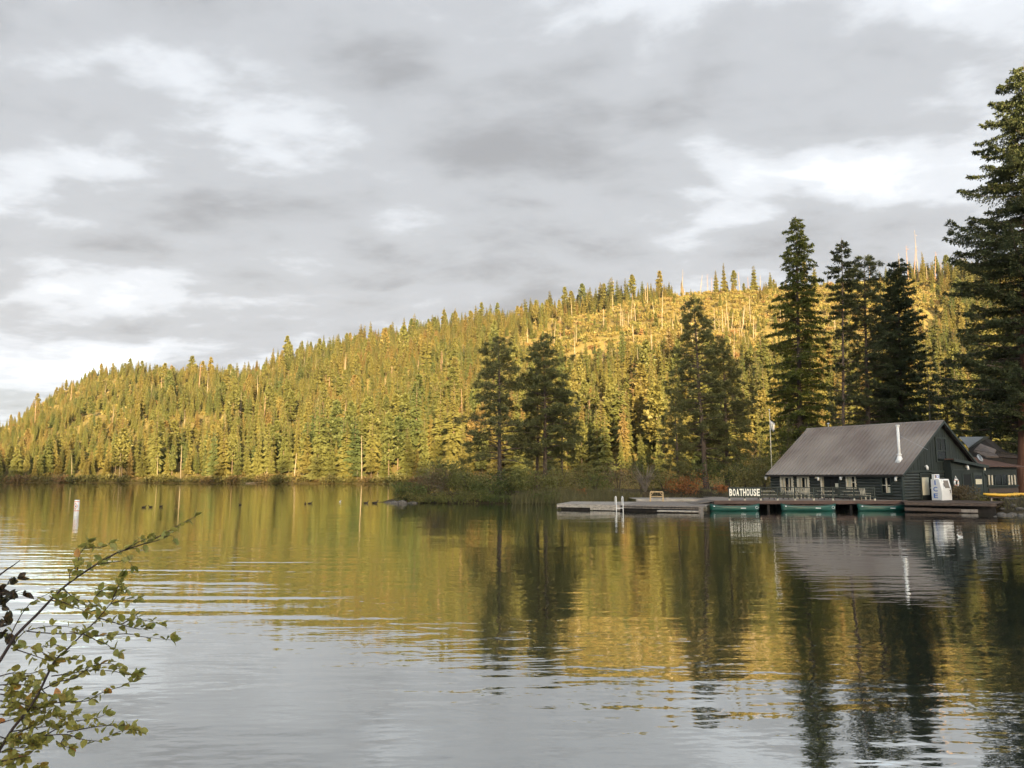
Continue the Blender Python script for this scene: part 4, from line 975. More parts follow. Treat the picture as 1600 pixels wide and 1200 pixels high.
MB().b2((XW + .003, wy(1541), hp(1565, 760, 0, XW).z), (XW + .12, wy(1589.5), hp(1565, 758, 0, XW).z)).build('sill', M['green_trim'], wing)
# satellite dish on the lean-to roof
q = hp(1530, 716, 0, XS - 1.0); bm_ = MB()
ds = MB().tube([(q.x, q.y, q.z - .35), (q.x, q.y, q.z - .08), (q.x + .05, q.y, q.z), (q.x + .1, q.y, q.z + .02)], [.03, .05, .34, .42], 14).build('roof_dome', M['metal_grey'], house, True)

# ------------------------------------------------------------------ lodge roofs behind
bld = empty('lodge', H2W((-9, 17.5, 0))); bld.rotation_euler[2] = HROT; tag(bld, 'dark building with grey metal and tan shingle roofs behind the boathouse', 'building')
def bl(px, py, Y):
    p = at(px, py, Y); return (Matrix.Translation(bld.location) @ Matrix.Rotation(HROT, 4, 'Z')).inverted() @ p
A, B_, C_, D_ = bl(1498, 684, 90), bl(1545, 683, 94), bl(1513, 700, 88), bl(1520, 698, 89)
b = MB(); b.prism([bl(1499, 684, 90), bl(1536, 684, 93), bl(1514, 700, 88)], (0, 0, 0), (0, .1, .12)); b.build('metal_roof', M['metal_grey'], bld)
MB().prism([bl(1534, 683, 93), bl(1544, 683, 95), bl(1544, 684.5, 95), bl(1514, 701.5, 88.0), bl(1514, 700.2, 88)], (0, -.05, .02), (0, .3, .10)).build('barge_board', M['green_trim'], bld)
MB().prism([bl(1532, 693, 91), bl(1556, 702, 91), bl(1553, 708, 89), bl(1522, 703, 89)], (0, 0, 0), (0, .1, -.15)).build('shingle_roof', M['pink_roof'], bld)
MB().prism([bl(1521, 704, 88.5), bl(1556, 709, 88.5), bl(1560, 713, 87.5), bl(1540, 713, 87.5)], (0, 0, 0), (0, .1, -.15)).build('shingle_roof', M['pink_roof'], bld)
MB().prism([bl(1514, 701, 93), bl(1534, 684, 95), bl(1560, 704, 95), bl(1590, 712, 95), bl(1590, 770, 95), bl(1514, 770, 93)], (0, 0, 0), (-1, 4, 0)).build('wall', M['wood_black'], bld)
MB().prism([bl(1556, 708, 89.5), bl(1590, 713, 89.5), bl(1590, 716, 89), bl(1556, 714, 89)], (0, 0, 0), (0, .3, -.1)).build('porch_roof', M['wood_brown'], bld)

# ------------------------------------------------------------------ docks and deck
def poly_slab(name, pts, zt, zb, m, parent):
    b = MB(); n_ = len(pts); V = [(p[0], p[1], zb) for p in pts] + [(p[0], p[1], zt) for p in pts]
    b.add(V, [tuple(range(n_ - 1, -1, -1)), tuple(range(n_, 2 * n_))] + [(i, (i + 1) % n_, n_ + (i + 1) % n_, n_ + i) for i in range(n_)])
    return b.build(name, m, parent)
YD = 66.3
deck = empty('boathouse_deck', (0, 0, 0)); tag(deck, 'wooden deck over the water along the front of the boathouse', 'deck')
wl, wr = H2W((XL - 2.0, YF + .5, 0)), H2W((XG, YF + .3, 0))
dl_, dr_ = bx0(1112, YD), bx0(1412, YD)
nbd = 44; ys_ = np.linspace(YD, 78.0, nbd + 1)      # boards run along the front
for i in range(nbd):
    a, b_ = ys_[i], ys_[i + 1] - .02
    # right end follows the front wall
    f_ = lambda y: min(dr_, wr.x + (y - wr.y) * (wl.x - wr.x) / (wl.y - wr.y)) if y > wr.y else dr_
    l_ = dl_ if a < 74 else dl_ + 2
    if f_(a) - l_ < .5: continue
    poly_slab('plank', [(l_, a), (f_(a), a), (f_(b_), b_), (l_, b_)], Z0 - .002 * (i % 3), Z0 - .05, M['wood_grey'], deck)
MB().b2((dl_, YD - .05, Z0 - .30), (dr_, YD - .003, Z0 - .012)).build('fascia', M['wood_red'], deck)
MB().b2((dl_ + .1, YD + .1, Z0 - .34), (dr_ - .1, YD + .3, Z0 - .06)).build('beam', M['wood_black'], deck)
for i in range(12):
    x = dl_ + .5 + i * (dr_ - dl_ - 1) / 11
    for y in (YD + .4, YD + 3.0): MB().tube([(x, y, -1.5), (x, y, Z0 - .06)], .12, 8).build('pile', M['wood_black'], deck)

side = empty('gable_dock', (0, 0, 0)); tag(side, 'low brown wooden dock in front of the boathouse gable end', 'dock')
P1, P2 = on(1413, 784.5, .80), on(1557, 786.5, .80)
P3, P4 = H2W((2.2, 7.5, 0)), H2W((XG - .1, YF - .1, 0))
nbd = 14
for i in range(nbd):
    t0, t1 = i / nbd, (i + 1) / nbd - .006
    a0, a1 = P1.lerp(P4, t0), P1.lerp(P4, t1); c0, c1 = P2.lerp(P3, t0), P2.lerp(P3, t1)
    poly_slab('plank', [a0, c0, c1, a1], .80 - .003 * (i % 2), .74, M['wood_brown'], side)
dv = (P2 - P1); nvv = Vector((dv.y, -dv.x, 0)).normalized()
MB().prism([(P1.x, P1.y, .56), (P2.x, P2.y, .56), (P2.x, P2.y, .79), (P1.x, P1.y, .79)], nvv * .003, nvv * .06).build('fascia', M['wood_brown'], side)
for k_, (u0, u1, zt_) in enumerate([(0.0, .30, .36), (.26, .62, .33), (.60, .80, .30)]):
    a, b_ = P1.lerp(P2, u0), P1.lerp(P2, u1)
    MB().prism([(a.x, a.y, zt_ - .24), (b_.x, b_.y, zt_ - .24), (b_.x, b_.y, zt_), (a.x, a.y, zt_)], nvv * -.25, nvv * -.05 * (k_ + 1) + nvv * .2).build('float_log', M['wood_brown' if k_ < 2 else 'wood_grey'], side)
MB().prism([(P1.x, P1.y, -.4), (P2.x, P2.y, -.4), (P2.x, P2.y, .55), (P1.x, P1.y, .55)], nvv * -.9, nvv * -.8).build('crib_wall', M['wood_black'], side)

swim = empty('swim_dock', (0, 0, 0)); tag(swim, 'long grey floating swim dock with white ladder reaching left from the deck', 'dock')
zs = .52
L0, L1 = on(871, 787.2, zs), on(1099, 791, zs); B0, B1 = on(893, 783.4, zs), on(1120, 784.5, zs)
nbd = 90
for i in range(nbd):
    t0, t1 = i / nbd, (i + 1) / nbd - .0015
    poly_slab('plank', [L0.lerp(L1, t0), L0.lerp(L1, t1), B0.lerp(B1, t1), B0.lerp(B1, t0)], zs - .003 * ((i * 7) % 4), zs - .05, M['wood_pale' if i < 42 else 'wood_grey'], swim)
sv = (L1 - L0); sn = Vector((sv.y, -sv.x, 0)).normalized()
def sface(name, u0, u1, z0, z1, off, th_, m):
    a, b_ = L0.lerp(L1, u0), L0.lerp(L1, u1)
    return MB().prism([(a.x, a.y, z0), (b_.x, b_.y, z0), (b_.x, b_.y, z1), (a.x, a.y, z1)], sn * off, sn * (off + th_)).build(name, m, swim)
sface('fascia', 0, .24, .24, zs - .01, .004, .06, M['wood_pale']); sface('fascia', .4525, 1, .26, zs - .01, .004, .06, M['wood_grey'])
sface('front_board', .242, .45, .06, zs - .02, .004, .09, M['wood_pale'])
sface('rub_rail', .455, .99, .34, .42, .066, .03, M['wood_black'])
sface('float', .02, .23, -.2, .23, -.5, .3, M['wood_black']); sface('float', .25, .98, -.2, .25, -.6, .3, M['wood_black'])
fl_ = L0 + (B0 - L0) * .5
MB().prism([(L0.x, L0.y, .1), (B0.x, B0.y, .1), (B0.x, B0.y, zs - .01), (L0.x, L0.y, zs - .01)], (-.06, 0, 0), (-.004, 0, 0)).build('fascia', M['wood_grey'], swim)
# boarding step, pale plank platform hung low at the right end
sface('step_board', .725, .985, .08, .18, .30, .9, M['wood_pale']); sface('step_board', .73, .985, -.12, .05, .2, .8, M['wood_brown'])
sface('bracket', .985, 1.0, -.1, .45, .01, .9, M['wood_grey'])
# ladder
lad = MB(); u_ = .452
La = L0.lerp(L1, (967.5 - 871) / 228); Lb = L0.lerp(L1, (978 - 871) / 228)
ladder = None
for P_ in (La, Lb):
    pts = []
    for k_ in range(9):
        an = math.pi * k_ / 8; pts.append(Vector((P_.x, P_.y + .26, 0)) + Vector((0, math.cos(an) * .38, 1.05 + .16 * math.sin(an))))
    pts = [Vector((P_.x, P_.y + .64, zs))] + pts + [Vector((P_.x, P_.y - .12, -.9))]
    o = MB().tube(pts, .035, 8).build('ladder_rail', M['white'], swim, True)
for zq in (.25, -.1): MB().tube([(La.x, La.y - .12, zq), (Lb.x, Lb.y - .12, zq)], .03, 6).build('ladder_rung', M['white'], swim)

back = empty('canoe_dock', (0, 0, 0)); tag(back, 'smaller pale floating dock behind the swim dock', 'dock')
K0, K1 = on(994, 779.5, .5), on(1104, 779.5, .5); dp = Vector((0, 5.0, 0))
for i in range(36):
    t0, t1 = i / 36, (i + 1) / 36 - .003
    poly_slab('plank', [K0.lerp(K1, t0), K0.lerp(K1, t1), K0.lerp(K1, t1) + dp, K0.lerp(K1, t0) + dp], .5 - .003 * (i % 3), .45, M['wood_pale'], back)
MB().b2((K0.x, K0.y - .06, .22), (K1.x, K1.y - .003, .49)).build('fascia', M['wood_pale'], back)
MB().b2((K0.x + .2, K0.y + .3, -.2), (K1.x - .2, K1.y + .5, .3)).build('float', M['wood_black'], back)
for t0 in (.22, .45, .68): 
    q = K0.lerp(K1, t0); MB().b2((q.x - .15, q.y + .05, .502), (q.x + .15, q.y + .35, .60)).build('cleat', M['wood_pale'], back)
# wooden frame bench standing on the bank behind
fb_ = empty('wooden_frame', tuple(on(1026, 779, .62))); tag(fb_, 'small tan wooden frame bench standing behind the smaller dock', 'bench')
fw_ = 18 * 87 / FPX
M['wood_tan'] = mat('tan new wood', (0.42, 0.30, 0.16), 0.7, 0.2, 3, stretch=(.4, 3, 3))
MB().b2((-fw_ / 2, -.06, .62), (fw_ / 2, .06, .74)).build('top_rail', M['wood_tan'], fb_)
for s_ in (-1, 1):
    MB().b2((s_ * fw_ / 2 - .06, -.05, -.3), (s_ * fw_ / 2 + .06, .05, .618)).build('leg', M['wood_tan'], fb_)
    MB().tube([(s_ * (fw_ / 2 - .05), 0, .3), (s_ * (fw_ / 2 - .3), 0, .6)], .035, 4).build('brace', M['wood_tan'], fb_)
MB().b2((-fw_ / 2 + .06, -.04, .16), (fw_ / 2 - .06, .04, .24)).build('bottom_rail', M['wood_tan'], fb_)

# gangway that links swim dock and deck
gw_ = empty('gangway', (0, 0, 0)); tag(gw_, 'grey plank gangway joining the swim dock to the boathouse deck', 'gangway')
GA, GB = on(1085, 786, .62), (dl_ + .4, YD + .3)
for i in range(16):
    t0, t1 = i / 16, (i + 1) / 16 - .01
    xa, xb = bx0(1078, 67.5) * (1 - t0) + (dl_ - .02) * t0, bx0(1078, 67.5) * (1 - t1) + (dl_ - .02) * t1
    za = .56 + (.80 - .56) * (t0 + t1) / 2
    poly_slab('plank', [(xa, 66.4), (xb, 66.4), (xb, 69.5), (xa, 69.5)], za, za - .06, M['wood_grey'], gw_)

# railing along the deck front
rail = empty('deck_railing', (0, YD + .08, 0)); tag(rail, 'dark green railing along the front of the boathouse deck', 'railing')
xr0, xr1 = bx0(1136, YD), bx0(1362, YD); RT = Z0 + 1.10
MB().b2((xr0, -.06, RT - .03), (xr1, .08, RT + .03)).build('top_rail', M['green_trim'], rail)
MB().b2((xr0, -.03, Z0 + .28), (xr1, .03, Z0 + .34)).build('bottom_rail', M['green_trim'], rail)
pxp = [1136.5, 1160, 1185, 1211, 1238, 1267, 1297, 1329.5, 1361.5]
for pp in pxp:
    x = bx0(pp, YD); p_ = MB().b2((x - .055, -.05, Z0 + .16), (x + .055, .05, RT - .032)).build('post', M['green_trim'], rail)
    MB().b2((x - .065, -.06, Z0 - .01), (x + .065, .06, Z0 + .158)).build('post_foot', M['cream'], p_)
for a, b_ in zip(pxp[:-1], pxp[1:]):
    xa, xb = bx0(a, YD) + .06, bx0(b_, YD) - .06; g_ = MB(); nn = int((xb - xa) / .11)
    for i in range(1, nn):
        x = xa + (xb - xa) * i / nn; g_.b2((x - .018, -.018, Z0 + .341), (x + .018, .018, RT - .032))
    stuff(g_.build('balusters', M['green_trim'], rail))

# lettering
def text_mesh(ch, name, m, size=1.0, bold=0.0, extr=0.02):
    cu = bpy.data.curves.new('t', 'FONT'); cu.body = ch; cu.size = size; cu.offset = bold; cu.extrude = extr; cu.align_x = 'CENTER'; cu.resolution_u = 3
    ob = bpy.data.objects.new('t', cu); COL.objects.link(ob); dg = bpy.context.evaluated_depsgraph_get(); dg.update()
    me = bpy.data.meshes.new_from_object(ob.evaluated_get(dg)); me.name = name
    bpy.data.objects.remove(ob); bpy.data.curves.remove(cu)
    me.materials.clear(); me.materials.append(m); me.validate(); return me
def fit(o, wd, ht, c, rz=0.0, parent=None):
    """stand a letter mesh upright: centre c, width and height in metres, facing -y turned by rz"""
    co_ = np.empty(len(o.data.vertices) * 3); o.data.vertices.foreach_get('co', co_); co_ = co_.reshape(-1, 3)
    lo, hi = co_.min(0), co_.max(0); s_ = np.array([wd, ht, 1]) / np.maximum(hi - lo, 1e-6); s_[2] = 1
    co_ = (co_ - (lo + hi) / 2) * s_
    o.data.vertices.foreach_set('co', co_.ravel()); o.data.update()
    o.rotation_euler = (R(90), 0, rz); o.location = c
M['letter'] = mat('cream white letters', (0.80, 0.77, 0.66), 0.5, 0.03, 3)
sign = empty('boathouse_sign', (0, YD - .02, 0)); tag(sign, 'dark sign board on the railing with white letters BOATHOUSE', 'sign')
sx0, sx1 = bx0(1134.5, YD), bx0(1184.5, YD); sz0, sz1 = at(1160, 776.5, YD).z, at(1160, 762.5, YD).z
MB().b2((sx0, -.02, sz0 - .02), (sx1, .03, sz1 + .04)).build('board', M['green_trim'], sign)
word = 'BOATHOUSE'; wpx = (1183.3 - 1135.5) / 9
for i, ch in enumerate(word):
    o = put(bpy.data.objects.new('letter', text_mesh(ch, 'letter', M['letter'], 1.0, 0.028, .02)), sign)
    fit(o, wpx * .84 * YD / FPX, 11.0 * YD / FPX, (bx0(1135.5 + wpx * (i + .5), YD), -.055, (sz0 + sz1) / 2 + .01))

# picnic tables and chairs behind the railing
def picnic(px, Y, label, wpx):
    x = bx0(px, Y); e = empty('picnic_table', (x, Y, Z0)); tag(e, label, 'picnic table'); w_ = wpx * Y / FPX
    for k_ in range(4): MB().b2((-w_ / 2, -.4 + k_ * .205, .72), (w_ / 2, -.4 + k_ * .205 + .195, .76)).build('table_board', M['cream'], e)
    for s_ in (-1, 1):
        MB().b2((-w_ / 2, s_ * .75 - .13, .42), (w_ / 2, s_ * .75 + .13, .46)).build('bench', M['cream'], e)
        MB().tube([(s_ * w_ * .36, -.7, .02), (s_ * w_ * .36, -.22, .72)], .045, 4).build('leg', M['wood_brown'], e); MB().tube([(s_ * w_ * .36, .7, .02), (s_ * w_ * .36, .22, .72)], .045, 4).build('leg', M['wood_brown'], e)
        MB().b2((s_ * w_ * .36 - .03, -.8, .34), (s_ * w_ * .36 + .03, .8, .415)).build('crossbar', M['wood_brown'], e)
picnic(1193, 69, 'cream picnic table nearest the white letter sign', 24); picnic(1232, 69.5, 'cream picnic table under the left pair of windows', 24)
picnic(1286, 68.6, 'cream picnic table in front of the dark doorway', 22); picnic(1325, 68.2, 'cream picnic table below the window right of the doorway', 22)
M['chair_wood'] = M['cream']
for px, Y, lb_ in [(1241, 71.0, 'cream slat chair under the left pair of windows'), (1259, 70.6, 'cream slat chair left of the dark doorway'), (1347, 67.6, 'cream slat chair right of the picnic tables')]:
    x = bx0(px, Y); e = empty('deck_chair', (x, Y, Z0), .3); tag(e, lb_, 'chair')
    MB().b2((-.28, -.3, .36), (.28, .28, .40)).build('seat', M['cream'], e)
    for k_ in range(4): MB().tube([(-.24 + k_ * .16, .28, .40), (-.24 + k_ * .16, .42, 1.0)], .06, 4).build('back_slat', M['cream'], e)
    for sx_ in (-.25, .25):
        MB().b2((sx_ - .03, -.28, 0), (sx_ + .03, -.22, .36)).build('leg', M['cream'], e); MB().b2((sx_ - .03, .2, 0), (sx_ + .03, .26, .36)).build('leg', M['cream'], e)
        MB().b2((sx_ - .05, -.32, .56), (sx_ + .05, .30, .59)).build('armrest', M['cream'], e)

# ------------------------------------------------------------------ canoes
def canoe(px0, px1, Y, label, yaw=0.0):
    xa, xb = bx0(px0, Y), bx0(px1, Y); Ln = xb - xa; e = empty('canoe', ((xa + xb) / 2, Y, 0), yaw); tag(e, label, 'canoe', 'green canoes moored along the deck')
    N, K = 21, 9; V = []
    for i in range(N):
        s_ = -1 + 2 * i / (N - 1); wd = .43 * (1 - abs(s_) ** 2.4) + .012; sheer = .44 + .20 * abs(s_) ** 3; keel = -.06 + .10 * abs(s_) ** 6
        for k_ in range(K):
            a = math.pi * k_ / (K - 1); yy = math.cos(a); zz_ = 1 - math.sin(a) ** .8
            V.append((s_ * Ln / 2 * (1 + .03 * zz_), wd * math.copysign(abs(yy) ** .7, yy), keel + (sheer - keel) * zz_))
    Fc = [(i * K + k_, (i + 1) * K + k_, (i + 1) * K + k_ + 1, i * K + k_ + 1) for i in range(N - 1) for k_ in range(K - 1)]
    h_ = MB().add(V, Fc).build('hull', M['canoe'], e, True); md = h_.modifiers.new('thick', 'SOLIDIFY'); md.thickness = .02
    for side_ in (0, K - 1):
        MB().tube([Vector(V[i * K + side_]) + Vector((0, 0, .012)) for i in range(N)], .022, 5).build('gunwale', M['wood_brown'], e)
    for s_ in (-.45, .05, .5):
        wd = .43 * (1 - abs(s_) ** 2.4); MB().b2((s_ * Ln / 2 - .09, -wd + .03, .36), (s_ * Ln / 2 + .09, wd - .03, .385)).build('thwart', M['wood_tan'], e)
    # white markings on the side facing the lake
    MB().b2((Ln * .10, -.462, .22), (Ln * .10 + .42, -.436, .275)).build('lettering', M['white'], e)
    rg = []; 
    cxx = Ln * .45; yy_ = -(.43 * (1 - .9 ** 2.4) + .03)
    rb = MB().tube([(cxx + .11 * math.cos(q_), yy_ - .045, .30 + .11 * math.sin(q_)) for q_ in np.linspace(0, 6.2832, 13)], .018, 5).build('round_emblem', M['white'], e)
    MB().tube([(-Ln * .44, yy_ - .05, .40), (-Ln * .44 + .1, yy_ - .06, .39)], .05, 6).build('bow_mark', M['white'], e)
canoe(1106, 1181, 65.35, 'green canoe moored below the white letter sign')
canoe(1216, 1299, 65.35, 'green canoe moored in front of the doorway, middle of three')
canoe(1334, 1411, 65.35, 'green canoe moored nearest the boathouse corner')

# ------------------------------------------------------------------ things at the gable end
ICX = .75
ice = empty('ice_freezer', H2W((ICX, hp(1471, 760, 0, ICX + .45).y, .82)), HROT)
tag(ice, 'white ice freezer with blue letters beside the gable door', 'freezer')
IY0 = hp(1471, 760, 0, ICX + .45).y
i1 = hp(1486.5, 760, 0, ICX + .45).y - IY0; zi = hp(1471, 748.5, 0, ICX + .45).z - .82
MB().prism([(-.45, 0, 0), (.45, 0, 0), (.45, 0, zi * .50), (.24, 0, zi), (-.45, 0, zi)], (0, 0, 0), (0, i1, 0)).build('cabinet', M['white'], ice)
sl = Vector((-.21, 0, zi * .5)).normalized(); nn_ = Vector((zi * .5, 0, .21)).normalized(); pb_ = Vector((.45, 0, zi * .5)); sll = math.hypot(.21, zi * .5)
def slant(a, b_, u0, u1): return [pb_ + Vector((0, a, 0)) + sl * u0, pb_ + Vector((0, b_, 0)) + sl * u0, pb_ + Vector((0, b_, 0)) + sl * u1, pb_ + Vector((0, a, 0)) + sl * u1]
dpan = MB().prism(slant(.35, i1 - .08, .06, sll - .05), nn_ * .004, nn_ * .05).build('door', M['white'], ice)
MB().prism(slant(.55, i1 - .3, .12, sll - .14), nn_ * .051, nn_ * .06).build('door_panel', M['wood_grey'], dpan)
MB().tube([tuple(pb_ + Vector((0, .45, 0)) + sl * .25 + nn_ * .06), tuple(pb_ + Vector((0, .45, 0)) + sl * .55 + nn_ * .06)], .03, 6).build('handle', M['dark'], dpan)
for k_, ch in enumerate('ICE'):
    o = put(bpy.data.objects.new('letter', text_mesh(ch, 'letter', M['blue'], 1, .02, .01)), ice)
    fit(o, .10 if ch == 'I' else .36, .40, (-.08, -.014, zi * (.83 - .31 * k_)), 0)
top = MB().b2((-.35, .05, zi + .003), (-.15, i1 * .55, zi + .42)).build('topper_sign', M['white'], ice)
MB().b2((-.149, .15, zi + .08), (-.14, .15 + i1 * .13, zi + .35)).build('picture', M['pink_roof'], top)
o = put(bpy.data.objects.new('letter', text_mesh('ICE', 'letter', M['blue'], 1, .01, .004)), top); fit(o, i1 * .28, .26, (-.142, i1 * .38, zi + .21), R(90))
# life ring
lr_ = hp(1494, 754.5, 0, XS + .1); rng_ = empty('life_ring', H2W(lr_), HROT); tag(rng_, 'white life ring hanging on the lean-to wall', 'life ring')
MB().tube([(.02, .30 * math.cos(a), .30 * math.sin(a)) for a in np.linspace(0, 6.2832, 25)], .085, 8, False).build('ring', M['white'], rng_, True)
for a in (0.8, 2.4, 3.9, 5.5): MB().tube([(.02, .30 * math.cos(a - .12), .30 * math.sin(a - .12)), (.02, .30 * math.cos(a + .12), .30 * math.sin(a + .12))], .094, 8).build('band', M['orange'], rng_)
MB().tube([(.02, -.25, .25), (-.02, 0, .62), (.02, .25, .25)], .02, 5).build('rope', M['white'], rng_)
# bush on the gable dock, in a wooden planter
pl_ = empty('planter_bush', (0, 0, 0)); pp_ = on(1497, 781, .82); pl_.location = pp_; tag(pl_, 'olive bush growing before the ice freezer and the lean-to', 'bush')
put(bpy.data.objects.new('foliage', bush_mesh('foliage', 901, 1.45, 2.3, 1700, M['bush_brown'], .15, 9)), pl_)
b = MB()
for a in range(9): b.tube([(0, 0, 0), (math.cos(a * .7) * .5, math.sin(a * .7) * .5, 1.1)], [.03, .01], 4)
b.build('stem', M['bark'], pl_)
sh2 = shrub('shrub', 'low green bush at the right foot of the lean-to door', 1530, 66.5, 13, 30, 'bush', 500, seed=71, leaf=.13)
bag = MB(); bag.tube([(-.9, 0, .05), (-.4, .05, .12), (0, 0, .09), (.5, .03, .13), (.95, 0, .04)], [.05, .12, .1, .12, .04], 8)
o = bag.build('white_tarp', M['white'], None, True); o.location = on(1450, 780.5, .80); tag(o, 'crumpled white tarp lying below the gable door', 'tarp')

# ------------------------------------------------------------------ yellow kayaks on a rack
rk = empty('kayak_rack', (bx0(1568, 66.2), 66.2, 0)); rk.location.z = float(land_z(rk.location.x, rk.location.y)) - .05; RKY = rk.location.y
tag(rk, 'low wooden rack under the yellow kayaks on the bank', 'rack')
KZ = max(at(1560, 778.5, RKY).z, rk.location.z + .22)
for k_, px in enumerate((1537, 1552, 1566, 1578, 1592)):
    x = bx0(px, RKY) - rk.location.x; MB().b2((x - .06, -.4, -.2), (x + .06, -.28, KZ - rk.location.z - .09)).build('leg', M['wood_pale'], rk); MB().b2((x - .06, .5, -.2), (x + .06, .62, KZ - rk.location.z - .09)).build('leg', M['wood_pale'], rk)
MB().b2((bx0(1533, RKY) - rk.location.x, -.42, KZ - rk.location.z - .088), (bx0(1640, RKY) - rk.location.x, -.26, KZ - rk.location.z - .004)).build('rail', M['wood_brown'], rk)
MB().b2((bx0(1533, RKY) - rk.location.x, .48, KZ - rk.location.z - .088), (bx0(1640, RKY) - rk.location.x, .64, KZ - rk.location.z - .004)).build('rail', M['wood_brown'], rk)
def kayak(x0, x1, y, z, label, yaw, w_=.42):
    e = empty('kayak', ((x0 + x1) / 2, y, z), yaw); tag(e, label, 'kayak'); Ln = x1 - x0; N, K = 17, 12; V = []
    for i in range(N):
        s_ = -1 + 2 * i / (N - 1); wd = w_ * (1 - abs(s_) ** 2.6) + .03; hh = .17 * (1 - .55 * abs(s_) ** 3); lift = .10 * abs(s_) ** 3
        for k_ in range(K):
            a = 2 * math.pi * k_ / K; V.append((s_ * Ln / 2, wd * math.copysign(abs(math.cos(a)) ** .6, math.cos(a)), .17 + lift + hh * math.sin(a) * (1.0 if math.sin(a) < 0 else .8)))
    Fc = [(i * K + k_, (i + 1) * K + k_, (i + 1) * K + (k_ + 1) % K, i * K + (k_ + 1) % K) for i in range(N - 1) for k_ in range(K)] + [tuple(range(K)), tuple((N - 1) * K + k_ for k_ in reversed(range(K)))]
    MB().add(V, Fc).build('hull', M['yellow'], e, True)
    MB().tube([(.35 * math.cos(a) * 1.3, .22 * math.sin(a), .315) for a in np.linspace(0, 6.2832, 17)], .03, 5, False).build('cockpit_rim', M['wood_black'], e)
    MB().tube([(-Ln * .47, 0, .30), (-Ln * .46, 0, .36), (-Ln * .44, 0, .30)], .012, 5).build('grab_loop', M['wood_black'], e)
kayak(bx0(1530, RKY - .1), bx0(1586, RKY), RKY - .1, KZ, 'yellow kayak lying on the rack, leftmost of the kayaks', -.05)
kayak(bx0(1578, RKY + .3), bx0(1650, RKY), RKY + .55, KZ + .02, 'yellow kayak at the right edge behind the leftmost kayak', .06)
kayak(bx0(1545, RKY + 1.2), bx0(1610, RKY), RKY + 1.25, KZ - .02, 'yellow kayak lying farthest back on the bank rack', .03)

# flagpole
fp_ = at(1205.3, 720, 88); fpo = empty('flagpole', (fp_.x, 88, float(land_z(fp_.x, 88)))); tag(fpo, 'thin white flagpole with limp flag left of the boathouse roof', 'flagpole')
zt_ = at(1205, 641, 88).z - fpo.location.z
MB().tube([(0, 0, -.3), (0, 0, zt_)], [.06, .04], 8).build('pole', M['cream'], fpo, True); MB().tube([(0, 0, zt_), (0, 0, zt_ + .06), (0, 0, zt_ + .14)], [.05, .1, .02], 8).build('finial', M['white'], fpo, True)
fl_ = MB(); g_ = []
for i in range(6):
    for j in range(5): g_.append((.06 + .10 * i * (1 - .08 * j), .07 * math.sin(i * 1.9 + j * .5), zt_ - 1.15 - .26 * j - .07 * i))
fl_.add(g_, [(i * 5 + j, (i + 1) * 5 + j, (i + 1) * 5 + j + 1, i * 5 + j + 1) for i in range(5) for j in range(4)]); fo_ = fl_.build('flag', M['metal_grey'], fpo, True); fo_.modifiers.new('thick', 'SOLIDIFY').thickness = .012

# ------------------------------------------------------------------ buoy and birds
bp0 = on(119, 806, 0); buoy = empty('buoy', tuple(bp0)); tag(buoy, 'white marker buoy with orange bands and diamond on the lake', 'buoy')
kb = bp0.y / FPX; hb = 24.3 * kb; rb_ = 3.6 * kb
MB().tube([(0, 0, -.5), (0, 0, hb - .04), (0, 0, hb)], [rb_, rb_, rb_ * .85], 16).build('body', M['white'], buoy, True)
for zq in (hb - 2.6 * kb, hb - 16.5 * kb): MB().tube([(0, 0, zq - .025), (0, 0, zq + .025)], rb_ + .004, 16).build('band', M['orange'], buoy, True)
dm = [(math.sin(a) * 2.9 * kb, math.cos(a) * 5.0 * kb) for a in np.linspace(0, 2 * math.pi, 5)]
zc = hb - 9.5 * kb; yb = lambda x: -math.sqrt(max(rb_ ** 2 - x ** 2, 0)) - .004
for (xa, za), (xb, zb_) in zip(dm[:-1], dm[1:]):
    MB().tube([(xa + (xb - xa) * t, yb(xa + (xb - xa) * t), zc + za + (zb_ - za) * t) for t in np.linspace(0, 1, 4)], .018, 5).build('diamond_edge', M['orange'], buoy)
MB().tube([(.02, yb(0) + .02, zc), (.02, yb(0) - .012, zc)], .045, 10).build('dot', M['dark'], buoy)

def bird(px, py, label, m, size, rz=0.0, white=False):
    p = on(px, py, 0); e = empty('gull' if white else 'duck', (p.x, p.y, 0), rz); tag(e, label, 'bird'); s_ = size
    b = MB()
    path = [(-.62, 0, .16), (-.45, 0, .12), (-.2, 0, .10), (.12, 0, .11), (.32, 0, .18), (.37, 0, .32), (.40, 0, .42), (.47, 0, .46), (.56, 0, .43), (.68, 0, .40)]
    rad = [.02, .10, .19, .20, .13, .075, .075, .10, .07, .02]
    b.tube([Vector(q) * s_ for q in path], [q * s_ for q in rad], 10); o = b.build('body', m, e, True)
    for k_ in (-1, 1): MB().tube([Vector((.12, .16 * k_, .17)) * s_, Vector((-.2, .19 * k_, .18)) * s_, Vector((-.55, .07 * k_, .20)) * s_], [.06 * s_, .08 * s_, .015 * s_], 6).build('wing', M['metal_grey'] if white else m, e, True)
    MB().tube([Vector((.62, 0, .41)) * s_, Vector((.76, 0, .39)) * s_], [.03 * s_, .012 * s_], 5).build('bill', M['orange' if white else 'wood_tan'], e)
bird(225, 793, 'dark duck swimming right of the buoy, leftmost duck', M['bird_dark'], .40)
bird(235, 792.6, 'dark duck close behind the leftmost duck', M['bird_dark'], .40, 3.0)
bird(252, 791.6, 'small dark duck trailing the pair near the buoy', M['bird_dark'], .33)
bird(375, 789, 'lone dark duck far right of the buoy', M['bird_dark'], .34, 2.8)
bird(477, 787.5, 'dark duck left of the pair off the point', M['bird_dark'], .42, 1.9)
bird(484.5, 787, 'dark duck upright on the water off the point', M['bird_dark'], .45, .4)
